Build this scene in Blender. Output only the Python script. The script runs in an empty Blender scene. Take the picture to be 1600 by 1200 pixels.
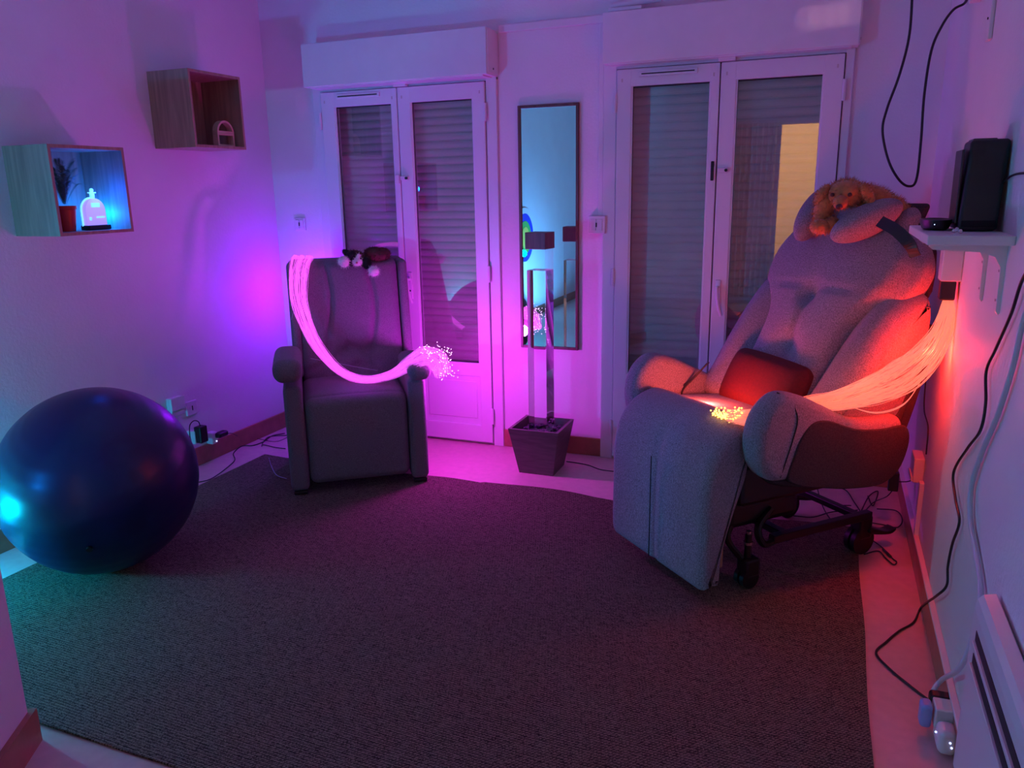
import bpy, bmesh, math, random
from mathutils import Vector, Matrix, noise
random.seed(7)
C = bpy.context.scene.collection
PI = math.pi

# ------------------------------------------------------------------ camera, world, exposure
sc = bpy.context.scene
sc.view_settings.view_transform = 'Standard'
sc.view_settings.look = 'None'
sc.view_settings.exposure = 0.0
sc.view_settings.gamma = 1.0
sc.view_settings.use_curve_mapping = False
cam_d = bpy.data.cameras.new('camera'); cam = bpy.data.objects.new('camera', cam_d); C.objects.link(cam)
CR = Vector((0.92970178, 0.36789001, -0.01765035)); CU = Vector((-0.0724249, 0.22959248, 0.97058844)); CF = Vector((-0.36112218, 0.90107948, -0.24009694))
CP = Vector((0, -4.45998, 1.6)); FPX = 1230.609
cam.matrix_world = Matrix(((CR.x, CU.x, -CF.x, CP.x), (CR.y, CU.y, -CF.y, CP.y), (CR.z, CU.z, -CF.z, CP.z), (0, 0, 0, 1)))
cam_d.sensor_width = 36; cam_d.lens = FPX * 36 / 1600; cam_d.clip_start = 0.02
sc.camera = cam
w = bpy.data.worlds.new('world'); sc.world = w; w.use_nodes = True
w.node_tree.nodes['Background'].inputs[0].default_value = (0.25, 0.18, 0.5, 1)
w.node_tree.nodes['Background'].inputs[1].default_value = 0.02

# watts per colour channel of every light in the room
LIGHTS = dict(magenta_glow=(3.3, 0, 12), magenta_fibre_glow=(16, .6, 20), magenta_drape_glow=(.3, .02, .55),
              orange_wall_glow=(22, .4, .2), orange_drape_glow=(.9, .08, .05), orange_seat_glow=(13, 1.1, .8), box_patch_spot=(190, 85, 100),
              cyan_beam=(0, 12, 38), green_beam=(0, 9, 2.5), cyan_wall_wash=(13, 60, 150), blue_fill_spot=(0, 25, 118), hall_light=(80, 46, 19))
def light(name, kind, loc, energy, color, size=0.1, parent=None, target=None, **kw):
    if name in LIGHTS: energy = max(LIGHTS[name]); color = [c / energy for c in LIGHTS[name]]
    d = bpy.data.lights.new(name, kind); d.energy = energy; d.color = color
    if kind == 'AREA':
        d.size = size
        if 'size_y' in kw: d.shape = 'RECTANGLE'; d.size_y = kw['size_y']
    else: d.shadow_soft_size = size
    if kind == 'SPOT': d.spot_size = kw.get('spot', 1.2); d.spot_blend = kw.get('blend', 0.3)
    o = bpy.data.objects.new(name, d); C.objects.link(o); o.location = loc
    if target is not None:
        o.rotation_euler = (Vector(target) - Vector(loc)).to_track_quat('-Z', 'Y').to_euler()
    if parent: o.parent = parent
    return o
# light carried by the room (positions in metres; the lamps themselves are built below)
L_WARM = L_MAG = L_RED = (1, 1, 1); E_TEAL = E_GREEN = E_MAG = E_RED = E_BLUE = E_SPOT = E_DOOR = 1

# ------------------------------------------------------------------ unprojection: pixel -> point on a plane
def ray(px, py): return CF + CR * ((px - 800) / FPX) - CU * ((py - 600) / FPX)
def on(px, py, ax, v):
    d = ray(px, py); return CP + d * ((v - CP[ax]) / d[ax])

# ------------------------------------------------------------------ materials
def mat(name, col, rough=0.6, metal=0.0, spec=0.5, nscale=None, namt=0.0, bump=0.0, bscale=None, emis=None, estr=0, coat=0, sheen=0, mapping=None):
    m = bpy.data.materials.new(name); m.use_nodes = True
    nt = m.node_tree; b = nt.nodes['Principled BSDF']
    b.inputs['Base Color'].default_value = (*col, 1); b.inputs['Roughness'].default_value = rough
    b.inputs['Metallic'].default_value = metal; b.inputs['Specular IOR Level'].default_value = spec
    b.inputs['Coat Weight'].default_value = coat; b.inputs['Sheen Weight'].default_value = sheen
    if emis: b.inputs['Emission Color'].default_value = (*emis, 1); b.inputs['Emission Strength'].default_value = estr
    tc = nt.nodes.new('ShaderNodeTexCoord')
    src = tc.outputs['Object']
    if mapping:
        mp = nt.nodes.new('ShaderNodeMapping'); mp.inputs['Scale'].default_value = mapping; nt.links.new(src, mp.inputs[0]); src = mp.outputs[0]
    if nscale:
        n = nt.nodes.new('ShaderNodeTexNoise'); n.inputs['Scale'].default_value = nscale; n.inputs['Detail'].default_value = 5
        nt.links.new(src, n.inputs['Vector'])
        r = nt.nodes.new('ShaderNodeValToRGB')
        r.color_ramp.elements[0].position = 0.3; r.color_ramp.elements[1].position = 0.7
        r.color_ramp.elements[0].color = (*[c * (1 - namt) for c in col], 1); r.color_ramp.elements[1].color = (*[min(1, c * (1 + namt)) for c in col], 1)
        nt.links.new(n.outputs['Fac'], r.inputs[0]); nt.links.new(r.outputs[0], b.inputs['Base Color'])
    if bump:
        n2 = nt.nodes.new('ShaderNodeTexNoise'); n2.inputs['Scale'].default_value = bscale or 60; n2.inputs['Detail'].default_value = 4
        nt.links.new(src, n2.inputs['Vector'])
        bp = nt.nodes.new('ShaderNodeBump'); bp.inputs['Strength'].default_value = bump; bp.inputs['Distance'].default_value = 0.004
        nt.links.new(n2.outputs['Fac'], bp.inputs['Height']); nt.links.new(bp.outputs[0], b.inputs['Normal'])
    return m
M = {}
M['wall'] = mat('plaster', (0.80, 0.79, 0.78), 0.55, spec=0.35, nscale=3, namt=0.03, bump=0.35, bscale=70)
M['ceil'] = mat('ceiling_paint', (0.8, 0.8, 0.8), 0.8)
M['floor'] = mat('vinyl_floor', (0.68, 0.48, 0.43), 0.45, nscale=25, namt=0.06, bump=0.05, bscale=30)
M['terra'] = mat('terracotta_tile', (0.40, 0.16, 0.10), 0.35, nscale=20, namt=0.12)
M['trimw'] = mat('painted_trim', (0.78, 0.77, 0.76), 0.4, nscale=12, namt=0.02)
M['upvc'] = mat('white_upvc', (0.78, 0.78, 0.79), 0.28, spec=0.5)
M['gap'] = mat('rubber_gasket', (0.02, 0.02, 0.022), 0.6)
M['slat'] = mat('shutter_slat', (0.62, 0.56, 0.52), 0.5, nscale=6, namt=0.08)
M['wood'] = mat('oak_veneer', (0.38, 0.26, 0.165), 0.5, nscale=4, namt=0.22, mapping=(14, 14, 0.9))
M['woodd'] = mat('dark_walnut_frame', (0.12, 0.06, 0.04), 0.4, nscale=6, namt=0.3, mapping=(10, 10, 1))
M['woodl'] = mat('beech_block', (0.62, 0.45, 0.30), 0.5, nscale=8, namt=0.15)
M['fab1'] = mat('charcoal_upholstery', (0.18, 0.16, 0.18), 0.9, spec=0.2, nscale=260, namt=0.35, bump=0.5, bscale=300, sheen=0.15)
M['fab2'] = mat('grey_melange_upholstery', (0.27, 0.245, 0.275), 0.9, spec=0.15, nscale=320, namt=0.5, bump=0.5, bscale=300, sheen=0.12, mapping=(1, 1, .5))
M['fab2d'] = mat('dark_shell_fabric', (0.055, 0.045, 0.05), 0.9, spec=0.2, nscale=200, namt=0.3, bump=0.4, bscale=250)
M['cush'] = mat('burgundy_velvet', (0.10, 0.004, 0.008), 0.8, nscale=90, namt=0.15, bump=0.3, bscale=150)
M['black'] = mat('black_plastic', (0.012, 0.012, 0.014), 0.4)
M['blackm'] = mat('black_metal', (0.015, 0.015, 0.016), 0.35, metal=0.3)
M['chrome'] = mat('chrome', (0.7, 0.7, 0.72), 0.2, metal=1)
M['cable'] = mat('black_cable', (0.015, 0.012, 0.016), 0.45)
M['cablew'] = mat('white_cable', (0.66, 0.66, 0.72), 0.4)
M['plas'] = mat('white_plastic', (0.76, 0.76, 0.76), 0.3)
M['ball'] = mat('blue_vinyl', (0.004, 0.012, 0.070), 0.33, spec=0.5, nscale=5, namt=0.1)
M['pot'] = mat('dark_wood_planter', (0.11, 0.075, 0.07), 0.45, nscale=5, namt=0.25, mapping=(2, 2, 12))
M['pebble'] = mat('black_pebble', (0.02, 0.02, 0.03), 0.25)
M['redpot'] = mat('red_glazed_pot', (0.45, 0.03, 0.02), 0.2)
M['leaf'] = mat('fern_leaf', (0.03, 0.09, 0.035), 0.5)
M['tan'] = mat('tan_board', (0.5, 0.27, 0.14), 0.6)
M['furb'] = mat('golden_fur', (0.50, 0.19, 0.045), 0.85, nscale=40, namt=0.25, sheen=0.4)
M['furdk'] = mat('dark_brown_fur', (0.085, 0.035, 0.022), 0.85, nscale=40, namt=0.3)
M['furblk'] = mat('black_fur', (0.014, 0.012, 0.014), 0.85)
M['furw'] = mat('white_fur', (0.8, 0.76, 0.72), 0.85, nscale=40, namt=0.08, sheen=0.4)
M['nose'] = mat('plush_nose', (0.06, 0.02, 0.015), 0.3)
M['pinknose'] = mat('pink_nose', (0.45, 0.15, 0.15), 0.4)
M['paleroom'] = mat('hallway_paint', (0.82, 0.74, 0.58), 0.7)
M['curt'] = mat('curtain_cloth', (0.7, 0.62, 0.5), 0.9)
M['fibm'] = mat('lit_fibre_magenta', (0.8, 0.6, 0.8), 0.3, emis=(1.0, 0.10, 1.0), estr=.62)
M['fibr'] = mat('lit_fibre_orange', (0.8, 0.6, 0.5), 0.3, emis=(1.0, 0.20, 0.11), estr=0.62)
M['tipm'] = mat('fibre_end_magenta', (0.9, 0.7, 0.9), 0.3, emis=(1.0, 0.55, 1.0), estr=5)
M['tipr'] = mat('fibre_end_amber', (0.9, 0.7, 0.5), 0.3, emis=(1.0, 0.50, 0.07), estr=4)
M['fibcl'] = mat('clear_fibre', (0.6, 0.6, 0.75), 0.2)
M['lamp1'] = mat('glowing_acrylic', (0.5, 0.5, 0.9), 0.3, emis=(0.36, 0.26, 1.0), estr=0.95)
M['lamp2'] = mat('glowing_acrylic_edge', (0.4, 0.7, 0.9), 0.3, emis=(0.16, 0.62, 1.0), estr=1.25)
M['ledc'] = mat('cyan_led', (0.1, 0.5, 0.6), 0.3, emis=(0.03, 0.7, 0.9), estr=2)
M['leds'] = mat('small_led', (0.3, 0.4, 0.9), 0.3, emis=(0.45, 0.5, 1.0), estr=3)
M['warm'] = mat('hall_lamp_shade', (0.9, 0.8, 0.6), 0.3, emis=(1.0, 0.6, 0.25), estr=6)
for k, c in dict(rw=(0.8, 0.8, 0.8), rb=(0.02, 0.05, 0.6), rg=(0.1, 0.5, 0.08), ry=(0.7, 0.65, 0.1)).items(): M[k] = mat('disc_' + k, c, 0.5)

# rug: woven flat pile, diagonal twill rows
def rug_mat():
    m = bpy.data.materials.new('woven_rug'); m.use_nodes = True; nt = m.node_tree; b = nt.nodes['Principled BSDF']
    N = nt.nodes.new; Lk = nt.links.new
    tc = N('ShaderNodeTexCoord')
    def wave(ang, sc_, dist):
        mp = N('ShaderNodeMapping'); mp.inputs['Rotation'].default_value = (0, 0, ang); Lk(tc.outputs['Object'], mp.inputs[0])
        wv = N('ShaderNodeTexWave'); wv.inputs['Scale'].default_value = sc_; wv.inputs['Distortion'].default_value = dist; wv.inputs['Detail'].default_value = 2; wv.inputs['Detail Scale'].default_value = 6
        Lk(mp.outputs[0], wv.inputs['Vector']); return wv
    a = wave(math.radians(38), 34, 5.0); c = wave(math.radians(92), 30, 4.0)
    mp = N('ShaderNodeMapping'); mp.inputs['Rotation'].default_value = (0, 0, 0.35); mp.inputs['Scale'].default_value = (1.0, 4.5, 1); Lk(tc.outputs['Object'], mp.inputs[0])
    n = N('ShaderNodeTexNoise'); n.inputs['Scale'].default_value = 55; n.inputs['Detail'].default_value = 4; Lk(mp.outputs[0], n.inputs['Vector'])
    m1 = N('ShaderNodeMath'); m1.operation = 'MULTIPLY'; Lk(a.outputs['Fac'], m1.inputs[0]); Lk(c.outputs['Fac'], m1.inputs[1])
    m2 = N('ShaderNodeMath'); m2.operation = 'ADD'; Lk(m1.outputs[0], m2.inputs[0]); Lk(n.outputs['Fac'], m2.inputs[1])
    r = N('ShaderNodeValToRGB'); r.color_ramp.elements[0].position = 0.42; r.color_ramp.elements[1].position = 1.0
    r.color_ramp.elements[0].color = (0.036, 0.026, 0.020, 1); r.color_ramp.elements[1].color = (0.30, 0.225, 0.155, 1)
    Lk(m2.outputs[0], r.inputs[0]); Lk(r.outputs[0], b.inputs['Base Color']); b.inputs['Roughness'].default_value = 0.9; b.inputs['Specular IOR Level'].default_value = 0.15
    bp = N('ShaderNodeBump'); bp.inputs['Strength'].default_value = 0.7; bp.inputs['Distance'].default_value = 0.005; Lk(m2.outputs[0], bp.inputs['Height']); Lk(bp.outputs[0], b.inputs['Normal'])
    return m
M['rug'] = rug_mat()

def pane_mat(name, base, k):
    m = bpy.data.materials.new(name); m.use_nodes = True; nt = m.node_tree; nt.nodes.clear(); N = nt.nodes.new
    o = N('ShaderNodeOutputMaterial'); mx = N('ShaderNodeMixShader'); t = N('ShaderNodeBsdfTransparent'); g = N('ShaderNodeBsdfGlossy'); g.inputs['Roughness'].default_value = 0.0
    f = N('ShaderNodeFresnel'); f.inputs['IOR'].default_value = 1.5
    a = N('ShaderNodeMath'); a.operation = 'MULTIPLY_ADD'; a.inputs[1].default_value = k; a.inputs[2].default_value = base; a.use_clamp = True
    t.inputs[0].default_value = (0.95, 0.96, 0.965, 1)
    ge = N('ShaderNodeNewGeometry'); iv = N('ShaderNodeMath'); iv.operation = 'SUBTRACT'; iv.inputs[0].default_value = 1; nt.links.new(ge.outputs['Backfacing'], iv.inputs[1])
    mu = N('ShaderNodeMath'); mu.operation = 'MULTIPLY'; nt.links.new(a.outputs[0], mu.inputs[0]); nt.links.new(iv.outputs[0], mu.inputs[1])
    nt.links.new(f.outputs[0], a.inputs[0]); nt.links.new(mu.outputs[0], mx.inputs[0]); nt.links.new(t.outputs[0], mx.inputs[1]); nt.links.new(g.outputs[0], mx.inputs[2]); nt.links.new(mx.outputs[0], o.inputs[0])
    return m
M['glass'] = pane_mat('double_glazing', 0.22, 1.6)
M['acry'] = pane_mat('clear_acrylic', 0.02, 1.6)
def water_mat():
    m = bpy.data.materials.new('clear_water'); m.use_nodes = True; b = m.node_tree.nodes['Principled BSDF']
    b.inputs['Transmission Weight'].default_value = 1; b.inputs['Roughness'].default_value = 0; b.inputs['IOR'].default_value = 1.33; b.inputs['Base Color'].default_value = (0.96, 0.97, 1, 1)
    return m
M['water'] = water_mat()
mm = mat('mirror_glass', (0.92, 0.94, 0.95), 0.0, metal=1.0); M['mirror'] = mm

# ------------------------------------------------------------------ mesh helpers
def obj(name, bm, m, parent=None, smooth=False, loc=None):
    bmesh.ops.recalc_face_normals(bm, faces=bm.faces)
    me = bpy.data.meshes.new(name); bm.to_mesh(me); bm.free()
    ms = m if isinstance(m, (list, tuple)) else [m]
    for q in ms: me.materials.append(q)
    if smooth:
        for p in me.polygons: p.use_smooth = True
    o = bpy.data.objects.new(name, me); C.objects.link(o)
    if parent: o.parent = parent
    if loc: o.location = loc
    return o
def sharp(o, a=35):
    for p in o.data.polygons: p.use_smooth = True
    o.data.set_sharp_from_angle(angle=math.radians(a)); return o
def tag(o, label=None, cat=None, group=None, kind=None):
    if label: o['label'] = label
    if cat: o['category'] = cat
    if group: o['group'] = group
    if kind: o['kind'] = kind
    return o
def empty(name, loc=(0, 0, 0), rz=0, label=None, cat=None, group=None, kind=None, parent=None):
    o = bpy.data.objects.new(name, None); C.objects.link(o); o.location = loc; o.rotation_euler = (0, 0, rz); o.empty_display_size = 0.05
    if parent: o.parent = parent
    return tag(o, label, cat, group, kind)
def box(bm, x0, x1, y0, y1, z0, z1, bev=0.0, mi=0, seg=2):
    r = bmesh.ops.create_cube(bm, size=1.0)
    vs = r['verts']
    for v in vs:
        v.co = Vector((x0 + (v.co.x + .5) * (x1 - x0), y0 + (v.co.y + .5) * (y1 - y0), z0 + (v.co.z + .5) * (z1 - z0)))
    fs = set(f for v in vs for f in v.link_faces)
    if bev > 0:
        es = list(set(e for v in vs for e in v.link_edges))
        r2 = bmesh.ops.bevel(bm, geom=es, offset=bev, segments=seg, affect='EDGES', profile=0.5)
        fs = [f for f in fs if f.is_valid] + r2['faces']
    for f in fs:
        if f.is_valid: f.material_index = mi
    return bm
def B(*a, **k):
    bm = bmesh.new(); return box(bm, *a, **k)
def cyl(bm, p0, p1, r0, r1=None, n=20, mi=0):
    p0 = Vector(p0); p1 = Vector(p1); r1 = r0 if r1 is None else r1
    d = p1 - p0; q = d.to_track_quat('Z', 'Y').to_matrix()
    rings = []
    for p, r in ((p0, r0), (p1, r1)):
        rings.append([bm.verts.new(p + q @ Vector((r * math.cos(2 * PI * i / n), r * math.sin(2 * PI * i / n), 0))) for i in range(n)])
    for i in range(n):
        f = bm.faces.new((rings[0][i], rings[0][(i + 1) % n], rings[1][(i + 1) % n], rings[1][i])); f.material_index = mi
    bm.faces.new(rings[0][::-1]).material_index = mi; bm.faces.new(rings[1]).material_index = mi
    return bm
def spline(pts, n=8):
    pts = [Vector(p) for p in pts]; out = []
    P = [pts[0] * 2 - pts[1]] + pts + [pts[-1] * 2 - pts[-2]]
    for i in range(1, len(P) - 2):
        for k in range(n):
            t = k / n; a, b, c, d = P[i - 1], P[i], P[i + 1], P[i + 2]
            out.append(0.5 * ((2 * b) + (c - a) * t + (2 * a - 5 * b + 4 * c - d) * t * t + (3 * b - a - 3 * c + d) * t ** 3))
    out.append(pts[-1]); return out
def tube(bm, pts, r, n=8, sm=8, mi=0, taper=None):
    P = spline(pts, sm) if sm else [Vector(p) for p in pts]
    up = None; prev = None
    for i, p in enumerate(P):
        t = (P[min(i + 1, len(P) - 1)] - P[max(i - 1, 0)])
        if t.length < 1e-9: t = Vector((0, 0, 1))
        t.normalize()
        if up is None: up = t.orthogonal().normalized()
        up = (up - t * up.dot(t)).normalized(); s = t.cross(up)
        rr = r if taper is None else r * taper(i / (len(P) - 1))
        ring = [bm.verts.new(p + (up * math.cos(2 * PI * k / n) + s * math.sin(2 * PI * k / n)) * rr) for k in range(n)]
        if prev:
            for k in range(n):
                bm.faces.new((prev[k], prev[(k + 1) % n], ring[(k + 1) % n], ring[k])).material_index = mi
        else: bm.faces.new(ring[::-1]).material_index = mi
        prev = ring
    bm.faces.new(prev).material_index = mi
    return bm
def rbox(cx, cy, cz, sx, sy, sz, r, n=10, k=4, fn=None, bm=None):
    """rounded upholstery block, optionally deformed by fn(x,y,z in local -1..1, co) -> co"""
    bm = bm or bmesh.new(); h = (sx / 2, sy / 2, sz / 2); r = min(r, *[q * 0.98 for q in h])
    def samples(a):
        i = a - r; s = [(-i + 2 * i * t / n, 0.0) for t in range(n + 1)]
        o = [math.tan(PI / 4 * q / k) for q in range(1, k + 1)]
        return [(-i, -q) for q in reversed(o)] + s + [(i, q) for q in o]
    S = [samples(a) for a in h]; cache = {}
    def vert(ix, iy, iz):
        key = (ix, iy, iz)
        if key in cache: return cache[key]
        a = (S[0][ix], S[1][iy], S[2][iz])
        inn = Vector([q[0] for q in a]); d = Vector([q[1] for q in a])
        co = inn + (d.normalized() * r if d.length > 0 else Vector())
        if fn: co = Vector(fn(co.x / h[0], co.y / h[1], co.z / h[2], co))
        v = bm.verts.new(co + Vector((cx, cy, cz))); cache[key] = v; return v
    m = n + 2 * k
    for ax in range(3):
        for side in (0, m):
            for i in range(m):
                for j in range(m):
                    q = []
                    for (di, dj) in ((0, 0), (1, 0), (1, 1), (0, 1)):
                        idx = [0, 0, 0]; o1, o2 = [t for t in range(3) if t != ax]
                        idx[ax] = side; idx[o1] = i + di; idx[o2] = j + dj; q.append(vert(*idx))
                    if len(set(q)) == 4: bm.faces.new(q)
    return bm
def pad(prof, u0, u1, r, n=10, sm=5, fn=None, bm=None):
    """upholstered slab: closed profile in the (y,z) plane swept along x with rounded ends"""
    bm = bm or bmesh.new()
    pts = [Vector((0, p[0], p[1])) for p in prof]; N = len(pts); out = []
    for i in range(N):
        a, b, c, d = pts[i - 1], pts[i], pts[(i + 1) % N], pts[(i + 2) % N]
        for k in range(sm):
            t = k / sm
            out.append(0.5 * ((2 * b) + (c - a) * t + (2 * a - 5 * b + 4 * c - d) * t * t + (3 * b - a - 3 * c + d) * t ** 3))
    area = sum(out[i].y * out[(i + 1) % len(out)].z - out[(i + 1) % len(out)].y * out[i].z for i in range(len(out)))
    if area < 0: out.reverse()
    nr = []
    for i in range(len(out)):
        t = out[(i + 1) % len(out)] - out[i - 1]; nr.append(Vector((0, -t.z, t.y)).normalized())
    us = []; kk = 5
    for q in range(kk + 1): a = PI / 2 * q / kk; us.append((u0 + r * (1 - math.sin(a)), r * (1 - math.cos(PI / 2 - a))) if False else (u0 + r * (1 - math.cos(PI / 2 * q / kk)), r * (1 - math.sin(PI / 2 * q / kk))))
    for q in range(1, n): us.append((u0 + r + (u1 - u0 - 2 * r) * q / n, 0))
    for q in range(kk, -1, -1): us.append((u1 - r * (1 - math.cos(PI / 2 * q / kk)), r * (1 - math.sin(PI / 2 * q / kk))))
    rings = []
    for (u, off) in us:
        ring = []
        for p, q in zip(out, nr):
            co = Vector((u, p.y, p.z)) + q * off * 0.85
            if fn: co = Vector(fn((2 * u - u0 - u1) / (u1 - u0), co))
            ring.append(bm.verts.new(co))
        rings.append(ring)
    L = len(out)
    for a, b in zip(rings, rings[1:]):
        for i in range(L): bm.faces.new((a[i], a[(i + 1) % L], b[(i + 1) % L], b[i]))
    bm.faces.new(rings[0][::-1]); bm.faces.new(rings[-1])
    return bm
def lathe(bm, prof, cx, cy, n=32, mi=0):
    rings = []
    for r, z in prof: rings.append([bm.verts.new((cx + r * math.cos(2 * PI * i / n), cy + r * math.sin(2 * PI * i / n), z)) for i in range(n)])
    for a, b in zip(rings, rings[1:]):
        for i in range(n): bm.faces.new((a[i], a[(i + 1) % n], b[(i + 1) % n], b[i])).material_index = mi
    bm.faces.new(rings[0][::-1]).material_index = mi; bm.faces.new(rings[-1]).material_index = mi
    return bm
def ell(bm, c, r, rot=None, mi=0, u=20, v=12):
    R = (rot or Matrix.Identity(3))
    mt = Matrix.Translation(Vector(c)) @ R.to_4x4() @ Matrix.Diagonal((*r, 1))
    q = bmesh.ops.create_uvsphere(bm, u_segments=u, v_segments=v, radius=1, matrix=mt)
    for vv in q['verts']:
        for f in vv.link_faces: f.material_index = mi
    return bm
def gauss(d2, s): return math.exp(-d2 / (2 * s * s))

# ------------------------------------------------------------------ room shell
XL, XR, YB, YF, ZC = -3.478, 0.45, 0.0, -7.2, 2.95
def struct(name, bm, m, parent=None):
    o = obj(name, bm, m, parent)
    if not parent: o['kind'] = 'structure'
    return o
struct('floor', B(XL - .2, XR + .2, YF - 2.6, YB + .35, -.1, 0), M['floor'])
struct('ceiling', B(XL - .2, XR + .2, YF - 2.6, YB + .35, ZC, ZC + .1), M['ceil'])
struct('wall_left', B(XL - .15, XL, YF, YB + .3, 0, ZC), M['wall'])
struct('wall_right', B(XR, XR + .15, YF, YB + .3, 0, ZC), M['wall'])
D1 = dict(x0=-3.10, x1=-1.843, l0=-3.034, l1=-1.913, s=-2.488, top=2.206, g=(-2.935, -2.528, -2.398, -1.99), gt=2.116, gb=.538)
D2 = dict(x0=-1.207, x1=0.052, l0=-1.13, l1=.0085, s=-.583, top=2.2145, g=(-1.048, -.631, -.50, -.083), gt=2.125, gb=.533)
bm = bmesh.new()
HT = 2.30
box(bm, XL, D1['x0'] + .03, 0, .3, 0, ZC); box(bm, D1['x1'] - .03, D2['x0'] + .03, 0, .3, 0, ZC); box(bm, D2['x1'] - .03, XR, 0, .3, 0, ZC)
box(bm, D1['x0'] + .03, D1['x1'] - .03, 0, .3, HT, ZC); box(bm, D2['x0'] + .03, D2['x1'] - .03, 0, .3, HT, ZC)
struct('wall_back', bm, M['wall'])
# front wall behind the camera, with a doorway into a lit hallway
DX0, DX1, DZ = -0.70, -0.12, 2.38
bm = bmesh.new()
box(bm, XL, DX0, YF - .12, YF, 0, ZC); box(bm, DX1, XR, YF - .12, YF, 0, ZC); box(bm, DX0, DX1, YF - .12, YF, DZ, ZC)
struct('wall_front', bm, M['wall'])
bm = bmesh.new(); box(bm, -1.8, XR + .2, YF - 2.6, YF - 2.5, 0, ZC); box(bm, -1.9, -1.8, YF - 2.6, YF - .12, 0, ZC); box(bm, XR + .02, XR + .2, YF - 2.6, YF - .12, 0, ZC)
struct('wall_hallway', bm, M['paleroom'])
light('hall_light', 'AREA', (-.5, YF - .5, 2.85), E_DOOR, L_WARM, .5, target=(-.5, YF - 2.6, 1.2))
for k in range(4): light('box_patch_spot', 'SPOT', (-.4, -8.5, 1.95), 1, L_WARM, .01, target=(-.17 + .062 * k, -.103, 2.375 + .004 * k), spot=math.radians(.72), blend=.6)  # added tight spots without a fixture, shaping the pale patch on the shutter box
# near left partition end
pe = Vector((-2.12, -3.10, 0)); pdv = Vector((0.5, -0.87, 0)).normalized(); pn = Vector((-pdv.y, pdv.x, 0))
pn = -pn if pn.x > 0 else pn
def slab(bm, a, d, n_, L0, L1, t0, t1, z0, z1):
    c = [a + d * L0 + n_ * t0, a + d * L1 + n_ * t0, a + d * L1 + n_ * t1, a + d * L0 + n_ * t1]
    lo = [bm.verts.new((p.x, p.y, z0)) for p in c]; hi = [bm.verts.new((p.x, p.y, z1)) for p in c]
    for i in range(4): bm.faces.new((lo[i], lo[(i + 1) % 4], hi[(i + 1) % 4], hi[i]))
    bm.faces.new(lo); bm.faces.new(hi[::-1]); return bm
struct('wall_partition', slab(bmesh.new(), pe, pdv, pn, 0.0, .75, 0, .12, 0, ZC), M['wall'])
struct('baseboard_partition', slab(bmesh.new(), pe, pdv, pn, -.018, .75, -.018, .12, 0, .112), M['terra'])
# baseboards
bh = .112
struct('baseboard_left', B(XL, XL + .014, YF, YB, 0, bh, bev=.003), M['terra'])
struct('baseboard_right', B(XR - .016, XR, YF, YB, 0, bh, bev=.003), M['terra'])
struct('trim_1', B(XR - .02, XR, YF, YB, bh, bh + .012, bev=.003), M['trimw'])
bm = bmesh.new(); box(bm, XL, D1['x0'], -.014, 0, 0, bh, bev=.003); box(bm, D1['x1'], D2['x0'], -.014, 0, 0, bh, bev=.003); box(bm, D2['x1'], XR, -.014, 0, 0, bh, bev=.003)
struct('baseboard_back', bm, M['terra'])
# horizontal cable trunking along the back wall, and vertical one down to the switch
struct('trim_2', B(D1['x1'] + .02, D2['x0'], -.022, 0, 2.46, 2.50, bev=.003), M['trimw'])
struct('trim_3', B(-1.235, -1.207, -.02, 0, 1.44, 2.46, bev=.003), M['trimw'])

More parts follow.
